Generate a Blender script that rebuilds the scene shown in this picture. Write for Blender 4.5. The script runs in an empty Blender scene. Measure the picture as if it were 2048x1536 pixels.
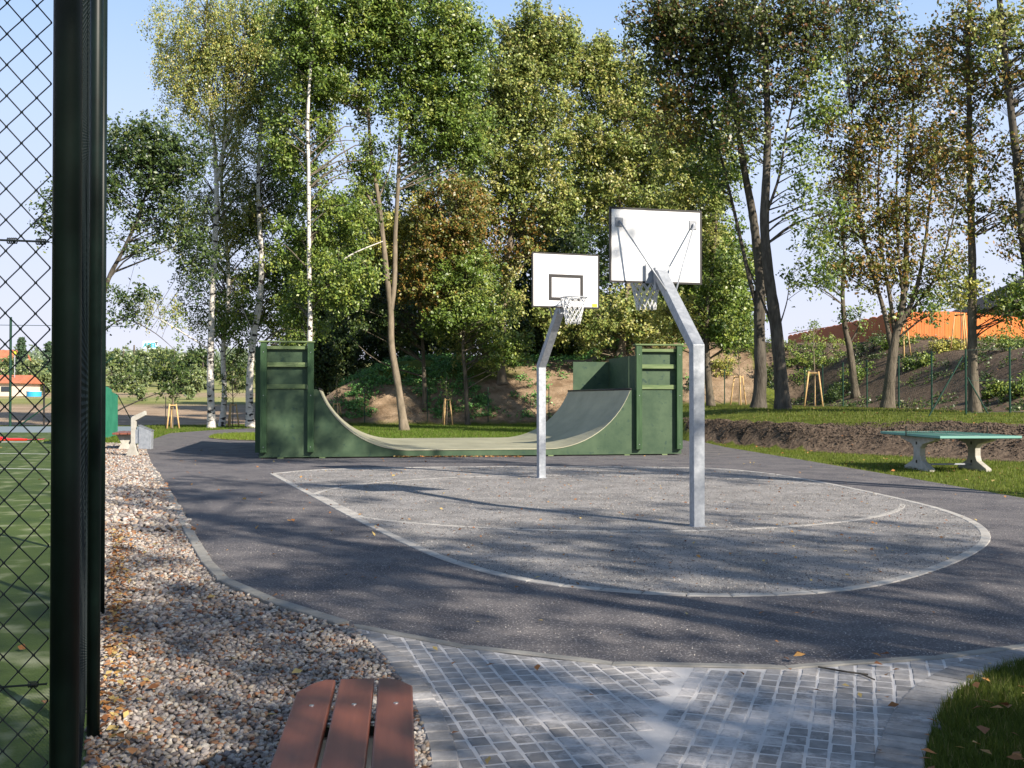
import bpy, math, random
import numpy as np
from math import radians, sin, cos, pi
from mathutils.geometry import tessellate_polygon
from mathutils import Vector

random.seed(7)
rng = np.random.default_rng(7)
SC = bpy.context.scene
COL = SC.collection

# ------------------------------------------------------------------ camera, sky, sun, exposure
EYE = 1.5          # eye height (m)
FPX = 2100.0       # focal length in photo pixels (2048 wide)
HY = 795.0         # horizon row in the photo
cam_d = bpy.data.cameras.new('camera')
cam_d.sensor_width = 36.0
cam_d.lens = 36.0 * FPX / 2048.0
cam_d.clip_start = 0.05
cam_d.clip_end = 5000
cam = bpy.data.objects.new('camera', cam_d)
COL.objects.link(cam)
cam.location = (0, 0, EYE)
cam.rotation_euler = (radians(90) + math.atan((HY - 768) / FPX), 0, 0)
SC.camera = cam

SUN_AZ = radians(135)      # compass-like: direction TO the sun, measured from +Y clockwise
SUN_EL = radians(31)
world = bpy.data.worlds.new('World')
SC.world = world
world.use_nodes = True
wn = world.node_tree.nodes; wl = world.node_tree.links
wn.clear()
sky = wn.new('ShaderNodeTexSky'); sky.sky_type = 'NISHITA'; sky.sun_disc = False
sky.sun_elevation = SUN_EL; sky.sun_rotation = SUN_AZ
sky.air_density = 1.0; sky.dust_density = .6; sky.ozone_density = 3.0
tc = wn.new('ShaderNodeTexCoord')
mp = wn.new('ShaderNodeMapping'); mp.inputs['Scale'].default_value = (1.2, 1.2, 4.0)
nz = wn.new('ShaderNodeTexNoise'); nz.inputs['Scale'].default_value = 1.6; nz.inputs['Detail'].default_value = 6; nz.inputs['Roughness'].default_value = .5
cr = wn.new('ShaderNodeValToRGB'); cr.color_ramp.elements[0].position = .40; cr.color_ramp.elements[1].position = .78
cr.color_ramp.elements[0].color = (0, 0, 0, 1); cr.color_ramp.elements[1].color = (.5, .5, .5, 1)
mx = wn.new('ShaderNodeMix'); mx.data_type = 'RGBA'; mx.inputs['B'].default_value = (7.3, 7.35, 8.8, 1)
bg = wn.new('ShaderNodeBackground'); bg.inputs['Strength'].default_value = 0.065
wo = wn.new('ShaderNodeOutputWorld')
wl.new(tc.outputs['Generated'], mp.inputs['Vector']); wl.new(mp.outputs['Vector'], nz.inputs['Vector'])
wl.new(nz.outputs['Fac'], cr.inputs['Fac'])
sz = wn.new('ShaderNodeSeparateXYZ'); wl.new(tc.outputs['Generated'], sz.inputs[0])
mr_ = wn.new('ShaderNodeMapRange'); mr_.inputs['From Min'].default_value = 0.02; mr_.inputs['From Min'].default_value = .25; mr_.inputs['From Max'].default_value = .75
mr_.inputs['To Min'].default_value = .97; mr_.inputs['To Max'].default_value = .05
wl.new(sz.outputs['Z'], mr_.inputs['Value'])
mxx = wn.new('ShaderNodeMath'); mxx.operation = 'MAXIMUM'; wl.new(mr_.outputs[0], mxx.inputs[0]); wl.new(cr.outputs['Color'], mxx.inputs[1])
wl.new(mxx.outputs[0], mx.inputs['Factor'])
hg = wn.new('ShaderNodeMapRange'); hg.inputs['From Min'].default_value = .03; hg.inputs['From Max'].default_value = .38
wl.new(sz.outputs['Z'], hg.inputs['Value'])
hc = wn.new('ShaderNodeMix'); hc.data_type = 'RGBA'; hc.inputs['A'].default_value = (7.3, 7.4, 8.7, 1); hc.inputs['B'].default_value = (4.1, 6.2, 9.6, 1)
wl.new(hg.outputs[0], hc.inputs['Factor']); wl.new(hc.outputs['Result'], mx.inputs['B'])
wl.new(sky.outputs['Color'], mx.inputs['A']); wl.new(mx.outputs['Result'], bg.inputs['Color'])
wl.new(bg.outputs['Background'], wo.inputs['Surface'])

sd = bpy.data.lights.new('sun', 'SUN'); sd.energy = 5.0; sd.angle = radians(0.7); sd.color = (1.0, 0.91, 0.78)
sun = bpy.data.objects.new('sun', sd); COL.objects.link(sun)
SUNV = Vector((sin(SUN_AZ) * cos(SUN_EL), cos(SUN_AZ) * cos(SUN_EL), sin(SUN_EL)))
sun.rotation_euler = SUNV.to_track_quat('Z', 'Y').to_euler()
sun.location = (30, -30, 30)

SC.view_settings.view_transform = 'Standard'
SC.view_settings.look = 'None'
SC.view_settings.exposure = 0.9
SC.view_settings.gamma = 1.0
SC.render.engine = 'CYCLES'
SC.cycles.max_bounces = 6
SC.cycles.transparent_max_bounces = 8

# ------------------------------------------------------------------ helpers
def g(px, py, z=0.0):
    """ground point seen at a photo pixel"""
    d = FPX * (EYE - z) / (py - HY)
    return ((px - 1024) / FPX * d, d)
def gz(px, py, d):
    return ((px - 1024) / FPX * d, d, EYE + (HY - py) / FPX * d)

def sm(t):
    t = np.clip(t, 0, 1)
    return t * t * (3 - 2 * t)
BK_X = [4.6, 5.3, 6.4, 8.4, 10.3, 11.8, 14, 18, 30, 60]
BK_Y = [46, 40, 35, 29.0, 26.3, 24.6, 22.8, 20, 12, 0]
def terrain(X, Y):
    X = np.asarray(X, float); Y = np.asarray(Y, float)
    yb = np.interp(X, BK_X, BK_Y)
    t = (Y - yb) * .75
    z1 = (.72 * sm(t / 1.9) + .34 * sm((t - 1.5) / 6)) * sm((X - 4.4) / 2.0)
    ta = np.minimum(X - 14.6, Y - 32)
    tb = np.minimum(Y - 56.5, (X + 12.5) * 1.1)
    tt = np.maximum(ta, tb)
    z2 = 2.55 * sm(tt / 7.0) + 1.1 * sm((Y - 47) / 12.0) * sm(tt / 3.0)
    z3 = np.interp(Y, [60, 120, 190, 260, 400, 1200, 4000], [0, 1.7, 3.4, 6.2, 15, 42, 60])
    bump = .05 * np.sin(X * 1.7 + Y * .6) * np.sin(Y * 1.1 - X * .4) * sm((np.maximum(tt, 0)) / 2)
    bump = bump + (.05 * np.sin(X * 4.1 + 1) * np.sin(Y * 3.3) + .07 * np.sin(X * 1.9 + .6 * Y)) * sm(t) * sm((X - 5) / 2) * sm((3.6 - t))
    return z1 + z2 + z3 + bump
def tz(x, y):
    return float(terrain(x, y))

class MB:
    """collects vertices and polygons of one mesh"""
    def __init__(s): s.v = []; s.f = []; s.c = []
    def add(s, vs, fs, c=None):
        n = len(s.v); s.v += [tuple(p) for p in vs]; s.f += [tuple(i + n for i in f) for f in fs]
        if c is not None: s.c += [c] * len(fs)
        return s
    def box(s, x0, x1, y0, y1, z0, z1, M=None, bev=0):
        vs = [(x0, y0, z0), (x1, y0, z0), (x1, y1, z0), (x0, y1, z0), (x0, y0, z1), (x1, y0, z1), (x1, y1, z1), (x0, y1, z1)]
        if M: vs = [M(p) for p in vs]
        return s.add(vs, [(3, 2, 1, 0), (4, 5, 6, 7), (0, 1, 5, 4), (1, 2, 6, 5), (2, 3, 7, 6), (3, 0, 4, 7)])
    def tube(s, pts, r, n=8, cap=True, sq=False, up=None):
        P = [Vector(p) for p in pts]
        R = r if isinstance(r, (list, tuple)) else [r] * len(P)
        base = len(s.v); prev = None
        for i, p in enumerate(P):
            a = P[max(i - 1, 0)]; b = P[min(i + 1, len(P) - 1)]
            t = (b - a).normalized()
            if i not in (0, len(P) - 1) and sq:
                t = ((P[i] - a).normalized() + (b - P[i]).normalized()).normalized()
            ref = Vector(up) if up else (Vector((0, 0, 1)) if abs(t.z) < .9 else Vector((0, 1, 0)))
            if prev is not None and not up: ref = prev
            u = (ref - t * ref.dot(t)).normalized(); prev = u
            w = t.cross(u)
            k = 1.0
            if sq and i not in (0, len(P) - 1):
                k = 1.0 / max(.5, t.dot((b - P[i]).normalized()))
            for j in range(n):
                an = 2 * pi * j / n + (pi / 4 if sq else 0)
                cu = cos(an) * R[i]; cw = sin(an) * R[i]
                if sq: cu, cw = cu * 1.4142 * k, cw * 1.4142
                s.v.append(tuple(p + u * cu + w * cw))
        for i in range(len(P) - 1):
            for j in range(n):
                a = base + i * n + j; b = base + i * n + (j + 1) % n
                s.f.append((a, b, b + n, a + n))
        if cap:
            s.f.append(tuple(base + j for j in range(n))[::-1])
            s.f.append(tuple(base + (len(P) - 1) * n + j for j in range(n)))
        return s
    def prism(s, poly, z0, z1, M=None):
        n = len(poly)
        vs = [(x, y, z0) for x, y in poly] + [(x, y, z1) for x, y in poly]
        if M: vs = [M(p) for p in vs]
        fs = [tuple(range(n))[::-1], tuple(range(n, 2 * n))]
        fs += [(i, (i + 1) % n, (i + 1) % n + n, i + n) for i in range(n)]
        return s.add(vs, fs)
    def mesh(s, name, m, off=(0, 0, 0), smooth=False):
        me = bpy.data.meshes.new(name)
        vs = s.v if off == (0, 0, 0) else [(a - off[0], b - off[1], c - off[2]) for a, b, c in s.v]
        me.from_pydata(vs, [], s.f)
        if s.c and len(s.c) == len(s.f):
            at = me.attributes.new('tint', 'FLOAT_COLOR', 'FACE')
            at.data.foreach_set('color', np.array([(c[0], c[1], c[2], 1) for c in s.c], dtype=np.float32).ravel())
        me.materials.append(m)
        if smooth: me.polygons.foreach_set('use_smooth', [True] * len(me.polygons))
        me.update()
        return me
    def build(s, name, m, parent=None, smooth=False, bevel=0):
        off = tuple(parent.location) if parent is not None else (0, 0, 0)
        o = link(name, s.mesh(name, m, off, smooth), parent)
        if bevel: addbev(o, bevel)
        return o
def addbev(o, w, seg=2):
    b = o.modifiers.new('bevel', 'BEVEL'); b.width = w; b.segments = seg; b.limit_method = 'ANGLE'
    return o
def link(name, me, parent=None):
    o = bpy.data.objects.new(name, me); COL.objects.link(o)
    if parent is not None: o.parent = parent
    return o
def tag(o, label=None, cat=None, group=None, kind=None):
    if label: o['label'] = label
    if cat: o['category'] = cat
    if group: o['group'] = group
    if kind: o['kind'] = kind
    return o
def thing(name, label, cat, loc=(0, 0, 0), group=None, rotz=0):
    o = bpy.data.objects.new(name, None); COL.objects.link(o)
    o.location = loc; o.rotation_euler = (0, 0, rotz); o.empty_display_size = .2
    return tag(o, label, cat, group)
def local(o):
    """mesh verts given in local space of a rotated thing: build with zero offset"""
    return o
def lbuild(mb, name, m, parent, smooth=False, bevel=0):
    o = link(name, mb.mesh(name, m, (0, 0, 0), smooth), parent)
    if bevel: addbev(o, bevel)
    return o
def npmesh(name, V, F, m, C=None, smooth=False):
    """V (n,3), F (k,q) uniform polygons, C per-vertex rgb"""
    me = bpy.data.meshes.new(name)
    V = np.ascontiguousarray(V, dtype=np.float32); F = np.ascontiguousarray(F, dtype=np.int32)
    k, q = F.shape
    me.vertices.add(len(V)); me.vertices.foreach_set('co', V.ravel())
    me.loops.add(k * q); me.loops.foreach_set('vertex_index', F.ravel())
    me.polygons.add(k); me.polygons.foreach_set('loop_start', np.arange(0, k * q, q, dtype=np.int32))
    me.polygons.foreach_set('loop_total', np.full(k, q, dtype=np.int32))
    if smooth: me.polygons.foreach_set('use_smooth', np.ones(k, dtype=bool))
    me.update(calc_edges=True)
    if C is not None:
        at = me.attributes.new('tint', 'FLOAT_COLOR', 'POINT')
        C4 = np.ones((len(V), 4), dtype=np.float32); C4[:, :3] = C
        at.data.foreach_set('color', C4.ravel())
    me.materials.append(m)
    return me

# ------------------------------------------------------------------ materials
def M(name, base, c2=None, scale=3.0, detail=4, rough=.7, bump=0, bscale=None, metal=0, tint=False, spec=.3,
      stretch=(1, 1, 1), coord='Position', p0=.35, p1=.65, trans=0, extra=None, extra_scale=20, extra_p=(.6, .7), bdist=.01):
    m = bpy.data.materials.new(name); m.use_nodes = True
    nt = m.node_tree; N = nt.nodes; L = nt.links; N.clear()
    out = N.new('ShaderNodeOutputMaterial'); b = N.new('ShaderNodeBsdfPrincipled')
    b.inputs['Roughness'].default_value = rough; b.inputs['Metallic'].default_value = metal
    b.inputs['Specular IOR Level'].default_value = spec
    if coord == 'Position':
        ge = N.new('ShaderNodeNewGeometry'); src = ge.outputs['Position']
    else:
        t = N.new('ShaderNodeTexCoord'); src = t.outputs['Object']
    mpn = N.new('ShaderNodeMapping'); mpn.inputs['Scale'].default_value = stretch
    L.new(src, mpn.inputs['Vector']); vec = mpn.outputs['Vector']
    col = None
    if tint:
        a = N.new('ShaderNodeAttribute'); a.attribute_name = 'tint'; col = a.outputs['Color']
    if c2 is not None:
        no = N.new('ShaderNodeTexNoise'); no.inputs['Scale'].default_value = scale; no.inputs['Detail'].default_value = detail
        no.inputs['Roughness'].default_value = .65
        L.new(vec, no.inputs['Vector'])
        r = N.new('ShaderNodeValToRGB'); r.color_ramp.elements[0].position = p0; r.color_ramp.elements[1].position = p1
        r.color_ramp.elements[0].color = (*base, 1); r.color_ramp.elements[1].color = (*c2, 1)
        L.new(no.outputs['Fac'], r.inputs['Fac'])
        if col is None: col = r.outputs['Color']
        else:
            mu = N.new('ShaderNodeMix'); mu.data_type = 'RGBA'; mu.blend_type = 'MULTIPLY'; mu.inputs['Factor'].default_value = 1
            L.new(col, mu.inputs['A']); L.new(r.outputs['Color'], mu.inputs['B']); col = mu.outputs['Result']
    if extra is not None:
        no = N.new('ShaderNodeTexNoise'); no.inputs['Scale'].default_value = extra_scale; no.inputs['Detail'].default_value = 5
        L.new(vec, no.inputs['Vector'])
        r = N.new('ShaderNodeMapRange'); r.inputs['From Min'].default_value = extra_p[0]; r.inputs['From Max'].default_value = extra_p[1]
        L.new(no.outputs['Fac'], r.inputs['Value'])
        mu = N.new('ShaderNodeMix'); mu.data_type = 'RGBA'; mu.inputs['B'].default_value = (*extra, 1)
        L.new(r.outputs['Result'], mu.inputs['Factor'])
        if col is None: mu.inputs['A'].default_value = (*base, 1)
        else: L.new(col, mu.inputs['A'])
        col = mu.outputs['Result']
    if col is None: b.inputs['Base Color'].default_value = (*base, 1)
    else: L.new(col, b.inputs['Base Color'])
    if bump:
        no = N.new('ShaderNodeTexNoise'); no.inputs['Scale'].default_value = bscale or scale * 4; no.inputs['Detail'].default_value = 4
        L.new(vec, no.inputs['Vector'])
        bu = N.new('ShaderNodeBump'); bu.inputs['Strength'].default_value = bump; bu.inputs['Distance'].default_value = bdist
        L.new(no.outputs['Fac'], bu.inputs['Height']); L.new(bu.outputs['Normal'], b.inputs['Normal'])
    if trans:
        tr = N.new('ShaderNodeBsdfTranslucent'); ms = N.new('ShaderNodeMixShader'); ms.inputs['Fac'].default_value = trans
        if col is not None:
            L.new(col, tr.inputs['Color'])
        else: tr.inputs['Color'].default_value = (*base, 1)
        L.new(b.outputs[0], ms.inputs[1]); L.new(tr.outputs[0], ms.inputs[2]); L.new(ms.outputs[0], out.inputs['Surface'])
    else:
        L.new(b.outputs[0], out.inputs['Surface'])
    return m

MT = {}
MT['asphalt'] = M('asphalt', (.074, .070, .078), (.142, .130, .130), scale=1.6, detail=14, rough=.9, bump=1, bscale=90, extra=(.34, .32, .31), extra_scale=60, extra_p=(.57, .66), bdist=.009, p0=.38, p1=.62)
MT['court'] = M('court_gravel', (.165, .158, .155), (.265, .252, .245), scale=1.6, detail=13, rough=.95, bump=1, bscale=55, extra=(.42, .40, .36), extra_scale=60, extra_p=(.56, .64), bdist=.012, p0=.4, p1=.6)
MT['edge'] = M('edge_concrete', (.32, .30, .28), (.44, .42, .385), scale=5, rough=.9, bump=.3, bscale=60)
MT['kerb'] = M('kerb_concrete', (.21, .20, .18), (.31, .295, .265), scale=4, rough=.9, bump=.3, bscale=60)
MT['sand'] = M('joint_sand', (.50, .48, .47), (.62, .59, .57), scale=5, rough=.95, bump=.5, bscale=200)
MT['bedding'] = M('gravel_bed_soil', (.13, .10, .075), (.22, .18, .14), scale=12, rough=.95, bump=.6, bscale=60)
MT['bark_brown'] = M('bark_brown', (.075, .062, .045), (.16, .135, .10), scale=7, rough=.95, bump=1, bscale=18, stretch=(1, 1, .25), bdist=.03)
MT['bark_dark'] = M('bark_dark', (.045, .038, .03), (.115, .10, .08), scale=7, rough=.95, bump=1, bscale=18, stretch=(1, 1, .25), bdist=.03)
MT['bark_tan'] = M('bark_tan', (.14, .115, .08), (.25, .20, .145), scale=6, rough=.9, bump=.6, bscale=18, stretch=(1, 1, .3), bdist=.02)
MT['birch'] = M('birch_bark', (.50, .46, .41), (.66, .62, .56), scale=3, rough=.75, bump=.4, bscale=10, stretch=(1, 1, 2.2), extra=(.035, .03, .028), extra_scale=3.2, extra_p=(.565, .60), bdist=.02)
MT['leaf'] = M('leaf', (1, 1, 1), tint=True, rough=.42, spec=.5, trans=.24)
MT['grass'] = M('grass_blade', (1, 1, 1), tint=True, rough=.6, spec=.25, trans=.35)
MT['pebble'] = M('pebble', (.82, .82, .82), (1, 1, 1), scale=60, tint=True, rough=.75, spec=.25)
MT['deadleaf'] = M('dead_leaf', (1, 1, 1), tint=True, rough=.7, trans=.15)
MT['green_metal'] = M('green_coated_metal', (.0022, .006, .005), (.004, .011, .009), scale=8, rough=.45, spec=.25)  # near-black green: tree shade on the fence posts is put into the colour
MT['green_wire'] = M('green_wire', (.004, .009, .010), rough=.5)
MT['green_post'] = M('green_post', (.007, .035, .022), (.011, .05, .031), scale=3, rough=.5)
MT['screen'] = M('green_screen', (.02, .16, .10), (.035, .21, .13), scale=2, rough=.8)
MT['galv'] = M('galvanised_steel', (.27, .29, .32), (.40, .42, .45), scale=14, detail=6, rough=.52, metal=.35, bump=.1, bscale=60, coord='Object', spec=.5)
MT['steel'] = M('bracket_steel', (.24, .25, .27), (.33, .34, .36), scale=20, rough=.5)
MT['white'] = M('white_board', (.72, .72, .72), (.66, .66, .67), scale=1.2, rough=.35, spec=.45)
MT['black'] = M('black_edge', (.02, .018, .018), rough=.5)
MT['netw'] = M('net_cord', (.62, .62, .62), rough=.8)
MT['yellow'] = M('yellow_sticker', (.60, .62, .03), rough=.5)
MT['concrete'] = M('cast_concrete', (.36, .34, .29), (.47, .45, .40), scale=6, rough=.9, bump=.35, bscale=50, coord='Object')
MT['plank'] = M('brown_plank', (.15, .048, .03), (.235, .08, .05), scale=9, detail=6, rough=.42, bump=.15, bscale=40, stretch=(1, .08, 1), coord='Object', spec=.5)
MT['bolt'] = M('bolt_steel', (.6, .6, .62), rough=.3, metal=.8)
MT['gply'] = M('green_plywood', (.028, .060, .031), (.062, .102, .053), scale=1.6, detail=8, rough=.6, bump=.15, bscale=40, coord='Object', extra=(.02, .05, .035), extra_scale=7, extra_p=(.60, .70), spec=.35)
MT['gpost'] = M('green_timber', (.024, .058, .022), (.045, .095, .038), scale=5, detail=6, rough=.55, bump=.3, bscale=20, coord='Object', stretch=(3, 3, .3))
MT['grail'] = M('worn_green_timber', (.09, .14, .055), (.17, .22, .10), scale=6, rough=.7, coord='Object', stretch=(.3, 3, 3))
MT['ride'] = M('riding_surface', (.29, .28, .20), (.40, .385, .275), scale=1.4, detail=7, rough=.5, coord='Object', stretch=(1, .6, 1), spec=.45)
MT['ttop'] = M('table_green', (.035, .13, .10), (.045, .15, .115), scale=3, rough=.45)
MT['tedge'] = M('table_edge', (.18, .36, .31), rough=.5)
MT['stake'] = M('pine_stake', (.52, .33, .14), (.62, .42, .20), scale=8, rough=.75, coord='Object')
MT['soil'] = M('dark_soil', (.045, .03, .02), (.09, .062, .042), scale=9, rough=.95, bump=1, bscale=12, bdist=.05)
MT['orange'] = M('orange_stained_board', (.50, .125, .025), (.64, .19, .05), scale=2, detail=6, rough=.65, stretch=(4, 4, .3))
MT['turf'] = M('artificial_turf', (.035, .065, .010), (.075, .11, .02), scale=1.2, detail=8, rough=.85, bump=.8, bscale=90, extra=(.30, .31, .20), extra_scale=2.4, extra_p=(.54, .80))
MT['line'] = M('white_line', (.62, .63, .60), (.75, .75, .72), scale=6, rough=.8)
MT['red'] = M('red_plastic', (.62, .03, .02), rough=.4)
MT['bluegrey'] = M('blue_grey_board', (.16, .20, .24), rough=.6)
MT['render_wall'] = M('cream_render', (.66, .56, .42), (.72, .62, .48), scale=1, rough=.9)
MT['rooftile'] = M('orange_tile', (.40, .13, .07), (.50, .19, .10), scale=1.5, rough=.8)
MT['darkroof'] = M('dark_roof', (.05, .042, .036), (.09, .075, .06), scale=3, rough=.8)
MT['pool'] = M('pool_blue', (.04, .36, .62), rough=.4)
MT['glass'] = M('window_glass', (.03, .04, .05), rough=.1, spec=.6)
MT['cyan'] = M('sign_cyan', (.04, .40, .52), rough=.6)
MT['signw'] = M('sign_panel', (.62, .70, .74), rough=.6)

# pavers: grey stone with patches of white jointing sand brushed over them
def paver_mat():
    m = M('paver_stone', (.215, .205, .20), (.31, .295, .285), scale=14, rough=.9, bump=.4, bscale=120)
    nt = m.node_tree; N = nt.nodes; L = nt.links
    b = [n for n in N if n.type == 'BSDF_PRINCIPLED'][0]
    src = b.inputs['Base Color'].links[0].from_socket
    oi = N.new('ShaderNodeObjectInfo'); hv = N.new('ShaderNodeHueSaturation')
    mr0 = N.new('ShaderNodeMapRange'); mr0.inputs['To Min'].default_value = .78; mr0.inputs['To Max'].default_value = 1.2
    L.new(oi.outputs['Random'], mr0.inputs['Value']); L.new(mr0.outputs[0], hv.inputs['Value']); L.new(src, hv.inputs['Color'])
    ge = N.new('ShaderNodeNewGeometry')
    n1 = N.new('ShaderNodeTexNoise'); n1.inputs['Scale'].default_value = 2.6; n1.inputs['Detail'].default_value = 7; n1.inputs['Roughness'].default_value = .7
    n2 = N.new('ShaderNodeTexNoise'); n2.inputs['Scale'].default_value = 55; n2.inputs['Detail'].default_value = 3
    L.new(ge.outputs['Position'], n1.inputs['Vector']); L.new(ge.outputs['Position'], n2.inputs['Vector'])
    md = N.new('ShaderNodeMath'); md.operation = 'MULTIPLY_ADD'; md.inputs[1].default_value = .22
    L.new(n2.outputs['Fac'], md.inputs[0]); L.new(n1.outputs['Fac'], md.inputs[2])
    # sand lies thickest round the middle of the mouth of the path
    vd = N.new('ShaderNodeVectorMath'); vd.operation = 'DISTANCE'; vd.inputs[1].default_value = (.75, 4.95, 0)
    L.new(ge.outputs['Position'], vd.inputs[0])
    mq = N.new('ShaderNodeMapRange'); mq.inputs['From Min'].default_value = .3; mq.inputs['From Max'].default_value = 1.6
    mq.inputs['To Min'].default_value = .11; mq.inputs['To Max'].default_value = -.12
    L.new(vd.outputs['Value'], mq.inputs['Value'])
    ad = N.new('ShaderNodeMath'); ad.operation = 'ADD'; L.new(md.outputs[0], ad.inputs[0]); L.new(mq.outputs[0], ad.inputs[1])
    mr = N.new('ShaderNodeMapRange'); mr.inputs['From Min'].default_value = .62; mr.inputs['From Max'].default_value = .78
    mr.inputs['To Min'].default_value = 0.0; mr.inputs['To Max'].default_value = .72
    L.new(ad.outputs[0], mr.inputs['Value'])
    mixn = N.new('ShaderNodeMix'); mixn.data_type = 'RGBA'; mixn.inputs['B'].default_value = (.60, .57, .56, 1)
    L.new(mr.outputs[0], mixn.inputs['Factor']); L.new(hv.outputs[0], mixn.inputs['A']); L.new(mixn.outputs['Result'], b.inputs['Base Color'])
    return m
MT['paver'] = paver_mat()

def ground_mat():
    m = bpy.data.materials.new('ground_cover'); m.use_nodes = True
    nt = m.node_tree; N = nt.nodes; L = nt.links; N.clear()
    out = N.new('ShaderNodeOutputMaterial'); b = N.new('ShaderNodeBsdfPrincipled'); b.inputs['Roughness'].default_value = .95
    b.inputs['Specular IOR Level'].default_value = .1
    ge = N.new('ShaderNodeNewGeometry')
    def noise(s, d=5, st=None):
        n = N.new('ShaderNodeTexNoise'); n.inputs['Scale'].default_value = s; n.inputs['Detail'].default_value = d; n.inputs['Roughness'].default_value = .6
        if st:
            q = N.new('ShaderNodeMapping'); q.inputs['Scale'].default_value = st; L.new(ge.outputs['Position'], q.inputs['Vector']); L.new(q.outputs[0], n.inputs['Vector'])
        else: L.new(ge.outputs['Position'], n.inputs['Vector'])
        return n.outputs['Fac']
    def ramp(f, a, c, p0=.35, p1=.65):
        r = N.new('ShaderNodeValToRGB'); r.color_ramp.elements[0].position = p0; r.color_ramp.elements[1].position = p1
        r.color_ramp.elements[0].color = (*a, 1); r.color_ramp.elements[1].color = (*c, 1); L.new(f, r.inputs['Fac']); return r.outputs['Color']
    def mix(f, a, c):
        q = N.new('ShaderNodeMix'); q.data_type = 'RGBA'; L.new(f, q.inputs['Factor']); L.new(a, q.inputs['A']); L.new(c, q.inputs['B']); return q.outputs['Result']
    grass = ramp(noise(2.2, 9), (.065, .088, .014), (.135, .155, .028))
    darks = ramp(noise(5, 8), (.075, .054, .040), (.19, .14, .10))
    tan = ramp(noise(1.5, 8), (.17, .115, .07), (.33, .24, .16))
    field = ramp(noise(.35, 9, (1, 2.5, 1)), (.25, .18, .12), (.40, .30, .21))
    meadow = ramp(noise(.06, 8, (1, 2, 1)), (.17, .20, .06), (.33, .30, .13))
    at = N.new('ShaderNodeAttribute'); at.attribute_name = 'zone'
    sp = N.new('ShaderNodeSeparateColor'); L.new(at.outputs['Color'], sp.inputs[0])
    n3 = noise(1.4, 8)
    def mask(ch, w=.45):
        a = N.new('ShaderNodeMath'); a.operation = 'MULTIPLY_ADD'; a.inputs[1].default_value = w
        L.new(n3, a.inputs[0]); L.new(sp.outputs[ch], a.inputs[2])
        r = N.new('ShaderNodeMapRange'); r.inputs['From Min'].default_value = .5 + w * .5 - .09; r.inputs['From Max'].default_value = .5 + w * .5 + .09
        L.new(a.outputs[0], r.inputs['Value']); return r.outputs[0]
    c = mix(mask('Red', .55), grass, darks)
    c = mix(mask('Green', .5), c, tan)
    at2 = N.new('ShaderNodeAttribute'); at2.attribute_name = 'far'
    sp2 = N.new('ShaderNodeSeparateColor'); L.new(at2.outputs['Color'], sp2.inputs[0])
    c = mix(sp2.outputs['Green'], c, meadow)
    c = mix(sp2.outputs['Red'], c, field)
    L.new(c, b.inputs['Base Color'])
    bu = N.new('ShaderNodeBump'); bu.inputs['Strength'].default_value = .9; bu.inputs['Distance'].default_value = .06
    L.new(noise(9, 6), bu.inputs['Height']); L.new(bu.outputs[0], b.inputs['Normal'])
    L.new(b.outputs[0], out.inputs['Surface'])
    return m

# ------------------------------------------------------------------ ground
def axis(segs):
    out = []
    for a, b, st in segs: out += list(np.arange(a, b, st))
    return np.array(out + [segs[-1][1]])
gx = axis([(-1500, -300, 100), (-300, -80, 12), (-80, -30, 2.5), (-30, 4, .8), (4, 32, .4), (32, 60, 1.5), (60, 300, 15), (300, 1500, 100)])
gy = axis([(-300, -40, 20), (-40, 10, 2), (10, 20, .8), (20, 36, .3), (36, 80, .8), (80, 300, 5), (300, 1200, 45), (1200, 4000, 200)])
GX, GY = np.meshgrid(gx, gy)
GZ = terrain(GX, GY)
nx, ny = len(gx), len(gy)
V = np.stack([GX.ravel(), GY.ravel(), GZ.ravel()], 1)
i = np.arange(nx * ny).reshape(ny, nx)
F = np.stack([i[:-1, :-1].ravel(), i[:-1, 1:].ravel(), i[1:, 1:].ravel(), i[1:, :-1].ravel()], 1)
me = npmesh('ground', V, F, ground_mat(), smooth=True)
X = V[:, 0]; Y = V[:, 1]
yb = np.interp(X, BK_X, BK_Y); t = (Y - yb) * .75
bank = sm((t + .45) / .5) * (1 - sm((t - 2.3 - .9 * sm((X - 11) / 3)) / .7)) * sm((X - 5.6) / 1.2)
ta = np.minimum(X - 14.3, Y - 31.5)
slopeR = sm((ta + .3) / 1.0) * .95 * (1 - .55 * sm((ta - 8) / 3))
bare = .8 * sm((X - 4.6) / 1.5) * (1 - sm((X - 9) / 2)) * sm((Y - 44) / 3) * (1 - sm((Y - 57) / 2))
tb = np.minimum(Y - 56.5, (X + 12.5) * 1.1)
tan = sm((tb + .3) / 1.2) * (1 - sm((X - 13) / 2)) * .8 * (1 - .75 * sm((tb - 7) / 4))
leftivy = (1 - sm((X + 2) / 5)) * sm((tb - 2.5) / 2)
tan = np.clip(tan - leftivy * .5, 0, 1)
zone = np.zeros((len(V), 4), dtype=np.float32); zone[:, 3] = 1
zone[:, 0] = np.clip(bank + slopeR + bare * .7, 0, 1); zone[:, 1] = tan
me.attributes.new('zone', 'FLOAT_COLOR', 'POINT').data.foreach_set('color', zone.ravel())
far = np.zeros((len(V), 4), dtype=np.float32); far[:, 3] = 1
lft = 1 - sm((X + 11) / 2)
fld = np.interp(Y, [56, 58, 88, 95, 112, 116, 135, 140], [0, 1, 1, 0, 0, .8, .8, 0]) * lft
far[:, 0] = fld; far[:, 1] = sm((Y - 90) / 10) * np.maximum(lft, sm((Y - 110) / 20))
me.attributes.new('far', 'FLOAT_COLOR', 'POINT').data.foreach_set('color', far.ravel())
tag(link('ground', me), kind='structure')

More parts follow.
